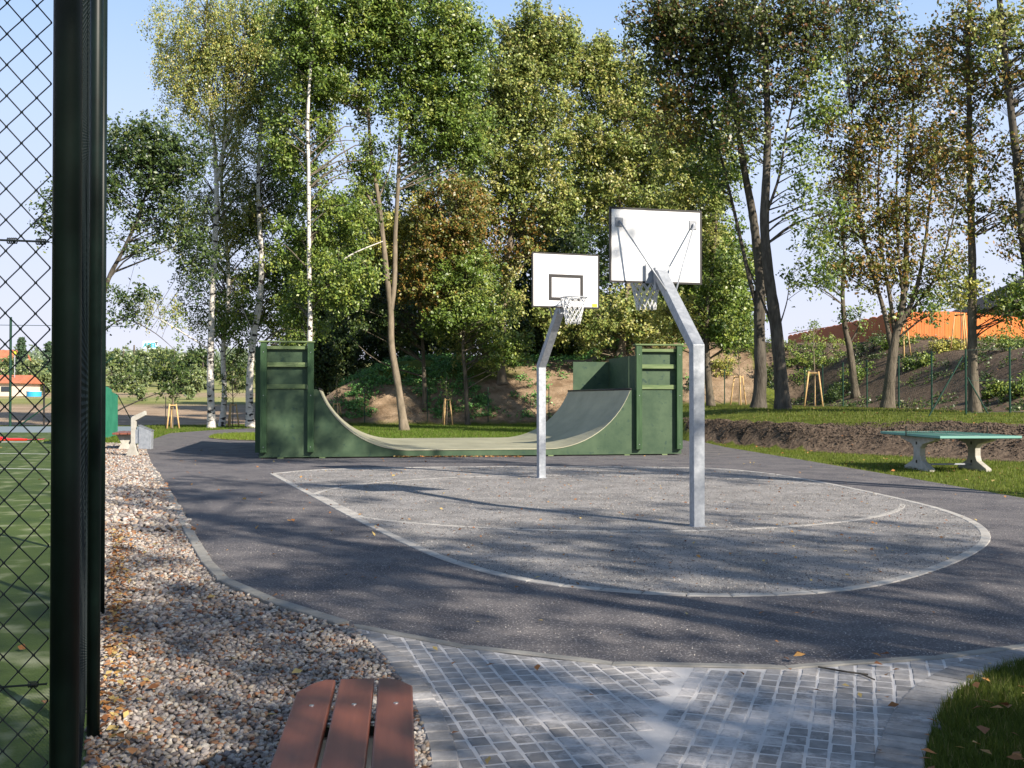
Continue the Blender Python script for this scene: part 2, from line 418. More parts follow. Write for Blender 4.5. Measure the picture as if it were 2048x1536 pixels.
# ------------------------------------------------------------------ flat sheets
def catmull(P, n=6, closed=False):
    P = [np.array(p, float) for p in P]; out = []
    m = len(P)
    rngs = range(m) if closed else range(m - 1)
    for i in rngs:
        p0 = P[(i - 1) % m] if closed or i > 0 else P[0]
        p1 = P[i]; p2 = P[(i + 1) % m]
        p3 = P[(i + 2) % m] if closed or i + 2 < m else P[-1]
        for k in range(n):
            t = k / n
            out.append(.5 * ((2 * p1) + (-p0 + p2) * t + (2 * p0 - 5 * p1 + 4 * p2 - p3) * t * t + (-p0 + 3 * p1 - 3 * p2 + p3) * t ** 3))
    if not closed: out.append(P[-1])
    return [tuple(p) for p in out]
def sheet(name, poly, z, m, kind='structure', thick=0):
    vs = [Vector((p[0], p[1], z)) for p in poly]
    tr = tessellate_polygon([vs])
    mb = MB(); mb.v = [tuple(v) for v in vs]
    for a, b, c in tr:
        n = (vs[b] - vs[a]).cross(vs[c] - vs[a]).z
        mb.f.append((a, b, c) if n > 0 else (a, c, b))
    return tag(link(name, mb.mesh(name, m)), kind=kind)
def inside(poly, x, y):
    P = np.array(poly)[:, :2]; x = np.asarray(x); y = np.asarray(y)
    r = np.zeros(x.shape, bool); j = len(P) - 1
    for i in range(len(P)):
        xi, yi = P[i]; xj, yj = P[j]
        if yi != yj:
            c = ((yi > y) != (yj > y)) & (x < (xj - xi) * (y - yi) / (yj - yi) + xi)
            r ^= c
        j = i
    return r

kerb_line = catmull([g(*p) for p in [(291, 893), (300, 925), (322, 957), (350, 1000), (382, 1057), (412, 1107), (440, 1148), (468, 1170), (515, 1192), (590, 1219), (655, 1240), (700, 1253)]], 5)
top_line = catmull([g(*p) for p in [(700, 1253), (780, 1268), (880, 1288), (1000, 1308), (1150, 1325), (1300, 1334), (1480, 1339), (1640, 1336), (1760, 1329), (1900, 1315), (2048, 1297), (2300, 1262), (2700, 1215)]], 5)
right_line = [g(*p) for p in [(1385, 868), (1402, 884), (1450, 895), (1600, 920), (1800, 954), (2048, 998), (2500, 1080), (3000, 1150)]]
left_inner = catmull([g(*p) for p in [(700, 1253), (745, 1292), (790, 1345), (822, 1400), (845, 1455), (862, 1536)]] + [(-.33, 3.6), (-.25, 2.8), (-.2, 1.5), (-.2, -2)], 5)
right_inner = catmull([g(*p) for p in [(2700, 1235), (2300, 1285), (2048, 1322), (1960, 1352), (1900, 1392), (1868, 1440), (1852, 1490), (1845, 1536)]] + [(1.45, 3.6), (1.3, 2.6), (1.15, 1), (1.15, -2)], 5)

far_path = [g(*p) for p in [(303, 880), (340, 867), (420, 861), (515, 856.5), (560, 855)]]
asp = kerb_line + top_line[1:] + right_line[::-1] + [(4.6, 43.0), (5.4, 55), (4.4, 55), (3.2, 43), (2.9, 35.4), (-7.0, 34.6), (-9.2, 44)] + far_path[::-1]
sheet('asphalt_court_surround', asp, .014, MT['asphalt'])
path_poly = left_inner + [(1.15, -2)] + right_inner[::-1][1:] + top_line[::-1]
sheet('path', path_poly, .0105, MT['sand'])
path_obj = bpy.data.objects['path']
fence_pt = lambda Y: (-.126 - .37 * Y, Y)
gravel_poly = kerb_line + left_inner[1:] + [(-.9, -2), (-.3, 0), fence_pt(2), (-1.86, 4.62), (-2.86, 7.2), (-3.86, 9.7), (-7.9, 20), (-13.6, 34.4)]
sheet('gravel_bed', gravel_poly, .006, MT['bedding'])
sheet('artificial_turf_field', [(-.5, 2.25), (-1.86, 4.62), (-2.86, 7.2), (-3.86, 9.7), (-7.9, 20), (-13.6, 34.4), (-15.6, 41), (-16, 46), (-40, 47), (-60, 20), (-40, -5), (-6, -3)], .005, MT['turf'])
island = catmull([g(*p) for p in [(418, 876), (440, 870), (480, 868.5), (520, 868), (560, 870), (560, 882), (500, 882), (445, 880)]], 4, True)
sheet('grass_island', island, .03, bpy.data.materials['ground_cover'])
me = bpy.data.objects['grass_island'].data
for nm in ('zone', 'far'): me.attributes.new(nm, 'FLOAT_COLOR', 'POINT')

court_px = [(545, 949), (640, 1000), (740, 1052), (850, 1104), (960, 1142), (1100, 1171), (1300, 1190), (1480, 1194), (1640, 1187), (1760, 1170), (1860, 1142), (1935, 1110), (1969, 1082), (1955, 1054), (1900, 1028), (1810, 1003), (1650, 968), (1540, 949)]
court_w = [g(*p) for p in court_px]
outer = catmull(court_w, 5)
far_edge = catmull([outer[-1], (4.0, 22.1), (1.0, 22.6), (-2.0, 22.3), (-3.9, 21.6), outer[0]], 5)
court_poly = outer + far_edge[1:-1]
sheet('court_surface', court_poly, .019, MT['court'])

def course(parent, name, line, w, ln, z0, z1, m, gap=.006, side=0, jit=0, closed=False, bevel=False):
    """stones laid one after another along a line; side -1/0/1 = left/centre/right of it"""
    P = [np.array(p[:2]) for p in line]
    if closed: P.append(P[0])
    S = [0]
    for a, b in zip(P, P[1:]): S.append(S[-1] + np.linalg.norm(b - a))
    S = np.array(S); XY = np.array(P); n = max(1, int(S[-1] / ln)); st = S[-1] / n
    objs = []
    off = w * .5 * side
    def at(s):
        return np.array([np.interp(s, S, XY[:, 0]), np.interp(s, S, XY[:, 1])])
    def nrm(s):
        d = at(min(s + .08, S[-1])) - at(max(s - .08, 0)); d /= np.linalg.norm(d); return np.array([d[1], -d[0]])
    for k in range(n):
        s0 = k * st + gap / 2; s1 = (k + 1) * st - gap / 2
        a = at(s0); b = at(s1); na = nrm(s0); nb = nrm(s1)
        dz = random.uniform(-jit, jit)
        q = [a + na * (off - w / 2), b + nb * (off - w / 2), b + nb * (off + w / 2), a + na * (off + w / 2)]
        c = sum(q) / 4
        e = .006
        mb = MB(); vs = [(p[0], p[1], z0) for p in q] + [(p[0], p[1], z1 - e + dz) for p in q] + [tuple(np.append(p + (c - p) * (e / max(.02, w * .5)), z1 + dz)) for p in q]
        fs = [(0, 1, 5, 4), (1, 2, 6, 5), (2, 3, 7, 6), (3, 0, 4, 7), (4, 5, 9, 8), (5, 6, 10, 9), (6, 7, 11, 10), (7, 4, 8, 11), (8, 9, 10, 11)]
        if np.cross(q[1] - q[0], q[2] - q[1]) < 0: fs = [f[::-1] for f in fs]
        mb.add(vs, fs); objs.append(mb.build(name, m, parent))
    return objs

def empty_struct(name):
    o = bpy.data.objects.new(name, None); COL.objects.link(o); tag(o, kind='structure'); return o
kb = empty_struct('kerb')
course(kb, 'kerb_stone', kerb_line, .10, 1.0, -.05, .045, MT['kerb'], gap=.008, side=-1 if False else 1)
ce = empty_struct('court_edging')
course(ce, 'edging_stone', court_poly, .10, .33, .0, .024, MT['edge'], gap=.008, closed=True)
# the rings set into the court
ring = [(1.30 + 4.35 * cos(a), 16.0 + 4.35 * sin(a)) for a in np.linspace(radians(160), radians(342), 44)]
course(ce, 'edging_stone', [p for p in ring if inside(court_poly, [p[0]], [p[1]])[0]], .085, .33, .0, .0225, MT['edge'], gap=.008)
ring2 = [(1.30 + 4.35 * cos(a), 16.2 + 3.9 * sin(a)) for a in np.linspace(radians(165), radians(25), 36)]
course(ce, 'edging_stone', [p for p in ring2 if inside(court_poly, [p[0]], [p[1]])[0]], .07, .33, .0, .0221, MT['edge'], gap=.008)
# edging against the path mouth, and the paler margin courses of the path
course(path_obj, 'border_stone', top_line, .07, .9, -.02, .022, MT['kerb'], gap=.006, side=0)
course(path_obj, 'border_stone', left_inner[3:-6], .115, .125, -.02, .022, MT['paver'], gap=.006, side=-1, jit=.0015)
course(path_obj, 'border_stone', right_inner[2:-6], .19, .085, -.02, .018, MT['paver'], gap=.007, side=1, jit=.0015)

# pavers: two fans of rows that meet along a diagonal seam
pvm = []
for k in range(8):
    w, l = .083 / 2, .105 / 2
    jx = [random.uniform(-.003, .003) for _ in range(8)]
    q = [(-w + jx[0], -l + jx[1]), (w + jx[2], -l + jx[3]), (w + jx[4], l + jx[5]), (-w + jx[6], l + jx[7])]
    e = .005; h = .013
    vs = [(x, y, -.02) for x, y in q] + [(x, y, h - .004) for x, y in q] + [(x * (1 - e / w), y * (1 - e / l), h) for x, y in q]
    fs = [(0, 1, 5, 4), (1, 2, 6, 5), (2, 3, 7, 6), (3, 0, 4, 7), (4, 5, 9, 8), (5, 6, 10, 9), (6, 7, 11, 10), (7, 4, 8, 11), (8, 9, 10, 11)]
    pvm.append(MB().add(vs, fs).mesh('paver', MT['paver']))
stones = []
seam = lambda x, y: (x - .98) * 1.0 - (y - 5.9) * .27     # >0: right of the seam
for sgn, ang in ((-1, math.atan(.25)), (1, -math.atan(.335))):
    ca, sa = cos(ang), sin(ang)
    for iu in range(-80, 80):
        for iv in range(-14, 80):
            u = iu * .0945 + random.uniform(-.002, .002); v = iv * .118 + .4 + (0.03 * sin(iu * 1.9)) + random.uniform(-.003, .003)
            x = .7 + u * ca - v * sa; y = 1.2 + u * sa + v * ca
            sv = seam(x, y)
            if (sgn < 0 and sv > -.05) or (sgn > 0 and sv < .03): continue
            stones.append((x, y, ang + random.uniform(-.015, .015)))
sx = np.array([s[0] for s in stones]); sy = np.array([s[1] for s in stones])
ok = inside(path_poly, sx, sy) & (sy > -.5)
stones = [s for s, k in zip(stones, ok) if k]
vis = [s for s in stones if s[1] > 4.05 and abs(s[0]) < s[1] * .5]
vis.sort(key=lambda s: s[1]); one = set(vis[:300])
mbp = MB()
for s in stones:
    me = random.choice(pvm); dz = random.uniform(-.0015, .0015)
    if s in one:
        o = link('paver', me, path_obj); o.location = (s[0], s[1], dz); o.rotation_euler = (0, 0, s[2])
    else:
        c_, s_ = cos(s[2]), sin(s[2])
        mbp.add([(s[0] + v.co.x * c_ - v.co.y * s_, s[1] + v.co.x * s_ + v.co.y * c_, v.co.z + dz) for v in me.vertices], [tuple(p.vertices) for p in me.polygons])
tag(mbp.build('pavers', MT['paver'], path_obj), kind='stuff')

# white lines of the artificial turf field
mb = MB()
def stripe(mb, a, b, w, z):
    a = np.array(a); b = np.array(b); d = (b - a) / np.linalg.norm(b - a); n = np.array([-d[1], d[0]]) * w / 2
    q = [a - n, b - n, b + n, a + n]
    mb.add([(p[0], p[1], z) for p in q], [(0, 3, 2, 1) if np.cross(q[1] - q[0], q[2] - q[1]) < 0 else (0, 1, 2, 3)])
stripe(mb, g(-300, 884), g(130, 884.5), .35, .010); stripe(mb, g(-300, 905), g(150, 909), .10, .010)
stripe(mb, g(-300, 933), g(150, 940), .08, .010)
tag(mb.build('field_lines', MT['line']), kind='structure')

# ------------------------------------------------------------------ gravel pebbles, fallen leaves, grass
def ico():
    p = (1 + 5 ** .5) / 2
    v = np.array([(-1, p, 0), (1, p, 0), (-1, -p, 0), (1, -p, 0), (0, -1, p), (0, 1, p), (0, -1, -p), (0, 1, -p), (p, 0, -1), (p, 0, 1), (-p, 0, -1), (-p, 0, 1)], float)
    v /= np.linalg.norm(v[0])
    f = np.array([(0, 11, 5), (0, 5, 1), (0, 1, 7), (0, 7, 10), (0, 10, 11), (1, 5, 9), (5, 11, 4), (11, 10, 2), (10, 7, 6), (7, 1, 8), (3, 9, 4), (3, 4, 2), (3, 2, 6), (3, 6, 8), (3, 8, 9), (4, 9, 5), (2, 4, 11), (6, 2, 10), (8, 6, 7), (9, 8, 1)])
    return v, f
IV, IF = ico()
def rot_rand(n, tilt=1.0):
    a = rng.uniform(0, 2 * pi, n); b = rng.normal(0, .35 * tilt, n); c = rng.normal(0, .35 * tilt, n)
    ca, sa, cb, sb, cc, sc = np.cos(a), np.sin(a), np.cos(b), np.sin(b), np.cos(c), np.sin(c)
    Rz = np.zeros((n, 3, 3)); Rz[:, 0, 0] = ca; Rz[:, 0, 1] = -sa; Rz[:, 1, 0] = sa; Rz[:, 1, 1] = ca; Rz[:, 2, 2] = 1
    Rx = np.zeros((n, 3, 3)); Rx[:, 0, 0] = 1; Rx[:, 1, 1] = cb; Rx[:, 1, 2] = -sb; Rx[:, 2, 1] = sb; Rx[:, 2, 2] = cb
    Ry = np.zeros((n, 3, 3)); Ry[:, 1, 1] = 1; Ry[:, 0, 0] = cc; Ry[:, 0, 2] = sc; Ry[:, 2, 0] = -sc; Ry[:, 2, 2] = cc
    return Rz @ Rx @ Ry
PEB = np.array([(.52, .46, .41), (.42, .37, .34), (.62, .57, .50), (.30, .26, .25), (.46, .34, .25), (.42, .22, .12), (.20, .17, .16), (.54, .46, .36), (.32, .14, .08)])
PW = np.array([.22, .17, .12, .13, .12, .06, .08, .07, .03])
def pebbles(name, n, ylo, yhi, smin, smax):
    x = rng.uniform(-14, .2, n * 14); y = rng.uniform(ylo, yhi, n * 14)
    x = fence_pt(y)[0] - .9 * y / 34 - .15 + rng.uniform(0, 3.9, len(y))
    k = inside(gravel_poly, x, y); x = x[k][:n]; y = y[k][:n]; n = len(x)
    s = rng.uniform(smin, smax, n)
    sc = np.stack([s * rng.uniform(.8, 1.45, n), s * rng.uniform(.7, 1.0, n), s * rng.uniform(.42, .7, n)], 1)
    Vv = IV[None] * (1 + rng.normal(0, .09, (n, 12, 1))) * sc[:, None, :]
    Vv = np.einsum('nij,nkj->nki', rot_rand(n, 1.2), Vv)
    z = .006 + s * rng.uniform(.1, 1.05, n)
    Vv += np.stack([x, y, z], 1)[:, None, :]
    Ff = IF[None] + (np.arange(n) * 12)[:, None, None]
    c = PEB[rng.choice(len(PEB), n, p=PW)] * rng.uniform(.6, 1.1, (n, 1)) * .85
    C = np.repeat(c, 12, 0)
    return npmesh(name, Vv.reshape(-1, 3), Ff.reshape(-1, 3), MT['pebble'], C, smooth=True)
for nm, n, a, b, s0, s1 in (('gravel', 15500, 2.4, 6.5, .009, .019), ('gravel', 9500, 6.5, 11.5, .013, .024), ('gravel', 12500, 11.5, 34, .022, .040)):
    tag(link('loose_gravel', pebbles('loose_gravel', n, a, b, s0, s1)), 'loose rounded pebbles in grey, white and brown', 'gravel', kind='stuff')

def leafmesh(name, P, Lx, Wd, nrm, dirv, C, m):
    """P centres, unit normals nrm, unit long axis dirv: folded rhombic leaves"""
    n = len(P)
    side = np.cross(nrm, dirv)
    Lx = Lx[:, None]; Wd = Wd[:, None]
    A = P - dirv * Lx * .5; B = P + side * Wd * .5 + nrm * Wd * .16; Cc = P + dirv * Lx * .5; D = P - side * Wd * .5 + nrm * Wd * .16
    Vv = np.stack([A, D, Cc, B], 1).reshape(-1, 3)
    Ff = np.arange(n * 4).reshape(n, 4)
    return npmesh(name, Vv, Ff, m, np.repeat(C, 4, 0))
def unit(v): return v / np.maximum(np.linalg.norm(v, axis=-1, keepdims=True), 1e-9)
DL = np.array([(.46, .25, .08), (.38, .16, .05), (.24, .10, .04), (.52, .38, .14), (.28, .13, .05), (.42, .20, .08)])
def litter(n, x0, x1, y0, y1, poly=None, notpoly=None, s=.05, zoff=.03, dens=None):
    x = rng.uniform(x0, x1, n * 3); y = rng.uniform(y0, y1, n * 3)
    k = np.ones(len(x), bool)
    if poly is not None: k &= inside(poly, x, y)
    if notpoly is not None: k &= ~inside(notpoly, x, y)
    x = x[k][:n]; y = y[k][:n]; n = len(x)
    nr = unit(np.stack([rng.normal(0, .35, n), rng.normal(0, .35, n), np.ones(n)], 1))
    a = rng.uniform(0, 2 * pi, n); d = np.stack([np.cos(a), np.sin(a), np.zeros(n)], 1); d = unit(d - nr * (d * nr).sum(1, keepdims=True))
    z = terrain(x, y) + zoff
    L_ = s * rng.uniform(.6, 1.3, n)
    return np.stack([x, y, z], 1), L_, L_ * rng.uniform(.45, .75, n), nr, d, DL[rng.choice(6, n)] * rng.uniform(.7, 1.15, (n, 1))
sets = [litter(650, -5, 6, 7.5, 23, court_poly, s=.042), litter(260, -9, 12, 6.3, 30, asp, court_poly, s=.045), litter(700, -12, 0, 2.6, 30, gravel_poly, s=.06, zoff=.04),
        litter(22, -.6, 2.2, 4, 6.6, path_poly, s=.05), litter(900, 5, 20, 8, 40, None, asp, s=.07, zoff=.05), litter(260, -30, -1, 4, 40, None, gravel_poly, s=.08),
        litter(260, -2.9, .3, 25.75, 25.95, None, None, s=.09, zoff=.05), litter(40, 1.5, 2.6, 4, 6, None, path_poly, s=.06, zoff=.06)]
# heap of leaves blown under the overhanging mesh of the fence
yy = rng.uniform(2.5, 12, 900); xx = fence_pt(yy)[0] + np.abs(rng.normal(0, .10, 900)) + .02
a_, b_, c_, d_, e_, f_ = litter(900, 0, 1, 0, 1, s=.045)
a_[:, 0] = xx[:len(a_)]; a_[:, 1] = yy[:len(a_)]; a_[:, 2] = .035 + rng.uniform(0, .02, len(a_)); sets.append((a_, b_, c_, d_, e_, f_))
P, L_, W_, nr, d, C = [np.concatenate([s[k] for s in sets]) for k in range(6)]
def grit(n, poly, x0, x1, y0, y1, s0, s1, z, pal):
    # small loose chippings, denser towards the camera
    x = rng.uniform(x0, x1, n * 2); y = y0 + (y1 - y0) * rng.uniform(0, 1, n * 2) ** 1.3
    k = inside(poly, x, y); x = x[k][:n]; y = y[k][:n]; n = len(x)
    T = np.array([(1, 0, 0), (-.5, .87, 0), (-.5, -.87, 0), (0, 0, 1.1)])
    s_ = rng.uniform(s0, s1, n); Vv = np.einsum('nij,kj->nki', rot_rand(n, .8), T) * s_[:, None, None] * rng.uniform(.6, 1.3, (n, 4, 1))
    Vv += np.stack([x, y, np.full(n, z)], 1)[:, None]
    F_ = np.array([(0, 1, 3), (1, 2, 3), (2, 0, 3)])[None] + (np.arange(n) * 4)[:, None, None]
    c = np.array(pal)[rng.choice(len(pal), n)] * rng.uniform(.8, 1.2, (n, 1))
    return npmesh('chippings', Vv.reshape(-1, 3), F_.reshape(-1, 3), MT['pebble'], np.repeat(c, 4, 0))
GP = [(.42, .39, .36), (.30, .28, .27), (.10, .095, .10), (.15, .14, .14), (.50, .46, .42), (.12, .10, .09), (.24, .21, .19)]
tag(link('loose_chippings', grit(42000, court_poly, -5, 6, 7.8, 22.5, .004, .010, .019, GP)), 'fine grey stone chippings covering the basketball court', 'chippings', kind='stuff')
tag(link('loose_chippings', grit(16000, asp, -6, 8, 6, 20, .003, .007, .014, GP)), 'sparse stone grit lying on the asphalt round the court', 'grit', kind='stuff')
tag(link('fallen_leaves', leafmesh('fallen_leaves', P, L_, W_, nr, d, C, MT['deadleaf'])), 'scattered yellow and brown fallen leaves', 'leaves', kind='stuff')

def blades(name, x, y, h, w, pal=((.055, .085, .013), (.105, .135, .02)), z=None, lean=.35):
    n = len(x)
    z = terrain(x, y) if z is None else z
    a = rng.uniform(0, 2 * pi, n); h = h * rng.uniform(.5, 1.25, n); w = w * rng.uniform(.7, 1.2, n)
    sx_, sy_ = np.cos(a) * w / 2, np.sin(a) * w / 2
    lx, ly = rng.normal(0, lean, n) * h, rng.normal(0, lean, n) * h
    A = np.stack([x - sx_, y - sy_, z - .005], 1); B = np.stack([x + sx_, y + sy_, z - .005], 1); T = np.stack([x + lx, y + ly, z + h], 1)
    Vv = np.stack([A, B, T], 1).reshape(-1, 3); Ff = np.arange(n * 3).reshape(n, 3)
    k = rng.uniform(0, 1, (n, 1)); c = np.array(pal[0]) * (1 - k) + np.array(pal[1]) * k
    k2 = rng.uniform(0, 1, (n, 1)) < .06; c = np.where(k2, np.array([[.22, .19, .08]]), c)
    return npmesh(name, Vv, Ff, MT['grass'], np.repeat(c, 3, 0))
def patch(n, x0, x1, y0, y1, cond):
    x = rng.uniform(x0, x1, n); y = rng.uniform(y0, y1, n); k = cond(x, y); return x[k], y[k]
gpoly = right_inner + [(12, -2), (12, 7.4)]
x, y = patch(150000, 1.1, 5.0, 3.4, 7.6, lambda x, y: inside(right_inner + [(9, -2), (9, 7.6)], x, y) & (x < y * .56))
o1 = link('lawn_grass', blades('lawn_grass', x, y, .055, .006)); tag(o1, 'blades of the near lawn beside the paved path', 'grass', kind='stuff')
def bk(x, y): return (y - np.interp(x, BK_X, BK_Y)) * .75
x, y = patch(170000, 2, 22, 12, 36, lambda x, y: ~inside(asp, x, y) & (x < y * .52) & (bk(x, y) < -.1) & (x > 3))
tag(link('lawn_grass', blades('lawn_grass', x, y, .06, .014, ((.085, .13, .015), (.175, .215, .03)))), 'blades of the grass strip along the asphalt', 'grass', kind='stuff')
x, y = patch(120000, 5, 24, 26, 58, lambda x, y: (x < y * .52) & (bk(x, y) > 2.3 + .35 * np.sin(x * 2.3) + .7 * (x > 12)) & ((x < 14.2) | (y < 31)) & (rng.uniform(0, 1, len(x)) < np.where(x > 11.5, .6, 1)) & ((x > 8.5) | (rng.uniform(0, 1, len(x)) < .3)))
tag(link('lawn_grass', blades('lawn_grass', x, y, .08, .022, ((.08, .115, .015), (.16, .19, .03)))), 'blades of the grass on the raised terrace', 'grass', kind='stuff')
x, y = patch(110000, -16, 6, 34.8, 57, lambda x, y: ~inside(asp, x, y))
tag(link('lawn_grass', blades('lawn_grass', x, y, .09, .028, ((.075, .135, .015), (.14, .205, .025)))), 'blades of the lawn behind the ramp', 'grass', kind='stuff')
x, y = patch(30000, -14, -7, 33, 45, lambda x, y: inside(island, x, y))
tag(link('lawn_grass', blades('lawn_grass', x, y, .08, .025, ((.11, .17, .015), (.18, .25, .03)), z=np.full(len(x), .03))), 'blades of the small grass island beside the ramp', 'grass', kind='stuff')
x, y = patch(40000, -19, -7, 30, 56, lambda x, y: ~inside(asp, x, y) & ~inside(gravel_poly, x, y) & (x > fence_pt(y)[0]))
tag(link('lawn_grass', blades('lawn_grass', x, y, .10, .03, ((.085, .135, .015), (.155, .205, .03)))), 'blades of the verge before the ploughed field', 'grass', kind='stuff')

# ------------------------------------------------------------------ trees
PAL = {
    'birch': [(.15, .18, .05), (.21, .21, .055), (.12, .15, .04), (.25, .22, .06), (.10, .13, .03)],
    'green': [(.062, .10, .016), (.095, .14, .022), (.045, .075, .014), (.13, .165, .03), (.16, .18, .035)],
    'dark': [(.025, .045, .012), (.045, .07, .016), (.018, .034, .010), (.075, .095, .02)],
    'poplar': [(.12, .15, .035), (.17, .19, .05), (.08, .11, .025), (.20, .20, .05), (.26, .24, .10)],
    'autumn': [(.11, .095, .022), (.08, .09, .019), (.155, .092, .022), (.055, .07, .014), (.115, .12, .025), (.17, .092, .024)],  # darkened: the backlit look of the right-hand crowns is in these colours
    'brown': [(.105, .055, .024), (.045, .056, .015), (.06, .076, .017), (.07, .085, .02), (.035, .042, .013), (.12, .06, .023)],  # lowered as well, backlit shade is part of these leaf colours
    'yellow': [(.22, .21, .04), (.26, .24, .05), (.15, .17, .035), (.19, .17, .04)],
    'far': [(.09, .12, .045), (.115, .145, .05), (.07, .095, .04), (.15, .17, .06)],
    'conifer': [(.03, .055, .03), (.04, .07, .035), (.05, .08, .04)],
}
def spline3(P, n=5):
    return [tuple(p) for p in catmull([np.array(p) for p in P], n)]
def leafcloud(centres, per, rad, size, pal, squash=(1, 1, .75), droop=0, seed=0, asp_=.6):
    """leaves in loose sprays round the clump centres"""
    r = np.random.default_rng(seed)
    C0 = np.repeat(np.array(centres), per, 0); n = len(C0)
    nc = len(centres)
    # sprays: each clump holds a handful of twigs along which the leaves hang
    tw = 7
    tdir = unit(r.normal(0, 1, (nc, tw, 3)) * np.array(squash) + np.array([0, 0, .15 - droop]))
    tlen = rad * r.uniform(.6, 1.35, (nc, tw))
    ti = r.integers(0, tw, n); ci = np.repeat(np.arange(nc), per)
    s = r.uniform(.1, 1, n) ** .7
    P = C0 + tdir[ci, ti] * (tlen[ci, ti] * s)[:, None] + r.normal(0, rad * .13, (n, 3))
    P[:, 2] -= droop * rad * .6 * s ** 2
    nr = unit(r.normal(0, .75, (n, 3)) + np.array([.5, -.5, .6]))
    dv = unit(r.normal(0, 1, (n, 3)) + tdir[ci, ti] * .8 - np.array([0, 0, .5 + droop]))
    dv = unit(dv - nr * (dv * nr).sum(1, keepdims=True))
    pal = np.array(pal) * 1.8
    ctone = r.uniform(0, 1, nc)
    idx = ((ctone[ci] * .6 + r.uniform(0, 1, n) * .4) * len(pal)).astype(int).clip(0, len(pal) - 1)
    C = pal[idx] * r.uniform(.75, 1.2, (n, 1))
    L_ = size * r.uniform(.65, 1.3, n)
    return P, L_, L_ * asp_ * r.uniform(.8, 1.2, n), nr, dv, C

DENS, BIG = 1.5, 1.28
def tree(name, label, cat, d, trunks, blobs, pal, bark, leaf=.12, per=70, rad=.65, group=None, droop=0, squash=(1, 1, .75), brr=.035, seed=1, world=False, asp_=.6, maxbr=220, dens=1.0, twigs=1):
    """trunks: [(photo points, base radius, tip radius)]; blobs: [(cx, cy, rx, ry, clumps[, palette])] in photo pixels at distance d"""
    rr = np.random.default_rng(seed); rp = random.Random(seed)
    k = d / FPX; per = int(per * DENS * dens); leaf = leaf * BIG; rad = rad * .9; maxbr = int(maxbr * (.55 if dens > .7 else 1.1))
    T = []
    for ti, (pts, r0, r1) in enumerate(trunks):
        W = []
        for j, p in enumerate(pts):
            dd = d + (0 if ti == 0 else rp.uniform(-.02, .02) * d * .5 * min(1, j * .4)) + (p[2] if len(p) > 2 else 0)
            W.append(p if world else gz(p[0], p[1], dd))
        if ti == 0 and not world:
            zg = tz(W[0][0], W[0][1]); W[0] = (W[0][0], W[0][1], zg - .15)
            W = [W[0]] + [w for w in W[1:] if w[2] > zg + .2]
        W = spline3(W, 5)
        n = len(W); R = [r0 + (r1 - r0) * (q / (n - 1)) ** .8 for q in range(n)]
        if ti == 0:
            z0 = W[0][2]
            R = [r_ * (1 + .55 * math.exp(-(w[2] - z0) / .35)) for r_, w in zip(R, W)]
        T.append((W, R))
    root = T[0][0][0]
    t = thing(name, label, cat, (root[0], root[1], tz(root[0], root[1])), group)
    for ti, (W, R) in enumerate(T):
        mb = MB()
        R2 = [r_ * rp.uniform(.93, 1.07) for r_ in R]
        mb.tube(W, R2, 10 if R[0] > .12 else 7)
        mb.build('trunk' if (ti == 0) else 'limb', bark, t, smooth=True)
    # clumps
    cents = []; cp = []
    for bi, b in enumerate(blobs):
        cx, cy, rx, ry, n = b[:5]
        c = np.array(gz(cx, cy, d)); ax = np.array([rx * k, rx * k * .75, ry * k])
        u = unit(rr.normal(0, 1, (n, 3))) * (rr.uniform(.05, 1, (n, 1)) ** .45)
        q = c + u * ax
        if len(b) > 6: q[:, 1] += b[6]
        cents.append(q); cp += [b[5] if len(b) > 5 and b[5] else pal] * n
    cents = np.concatenate(cents)
    keep = cents[:, 2] > terrain(cents[:, 0], cents[:, 1]) + .3
    cents = cents[keep]; cp = [c for c, q in zip(cp, keep) if q]
    # branches
    nodes = np.array([w for W, R in T for w in W]); nr_ = np.array([r_ for W, R in T for r_ in R])
    mb = MB()
    sel = rp.sample(range(len(cents)), min(maxbr, len(cents)))
    for ci in sel:
        c = cents[ci]; dv = c - nodes; hor = np.hypot(dv[:, 0], dv[:, 1])
        cost = np.linalg.norm(dv, axis=1) + 1.5 * np.maximum(0, hor * .45 - dv[:, 2])
        j = int(np.argmin(cost)); a = nodes[j]; ln = np.linalg.norm(c - a)
        if ln > 14 * k * 40: continue
        r0 = min(nr_[j] * .55, brr * (.45 + ln * .28))
        mid = (a + c) / 2 + np.array([rp.uniform(-.12, .12), rp.uniform(-.12, .12), rp.uniform(-.05, .12) + .1 * droop * 3]) * ln
        pts = catmull([a, mid, c], 3)
        m_ = len(pts); mb.tube(pts, [r0 + (.007 - r0) * (q / (m_ - 1)) for q in range(m_)], 4, cap=False)
    if mb.f:
        tag(mb.build('branches', MT['bark_brown'] if bark == MT['birch'] else bark, t, smooth=True), kind='stuff')
    off = np.array(t.location)
    allp = []
    for pn in sorted(set(cp)):
        cs = cents[[i for i, c in enumerate(cp) if c == pn]]
        allp.append(leafcloud(cs, per, rad, leaf, PAL[pn], squash, droop, seed * 13 + len(pn), asp_))
    P, L_, W_, nr, dv, C = [np.concatenate([a[k2] for a in allp]) for k2 in range(6)]
    o = link('crown', leafmesh('crown', P - off, L_, W_, nr, dv, C, MT['leaf']), t)
    return t

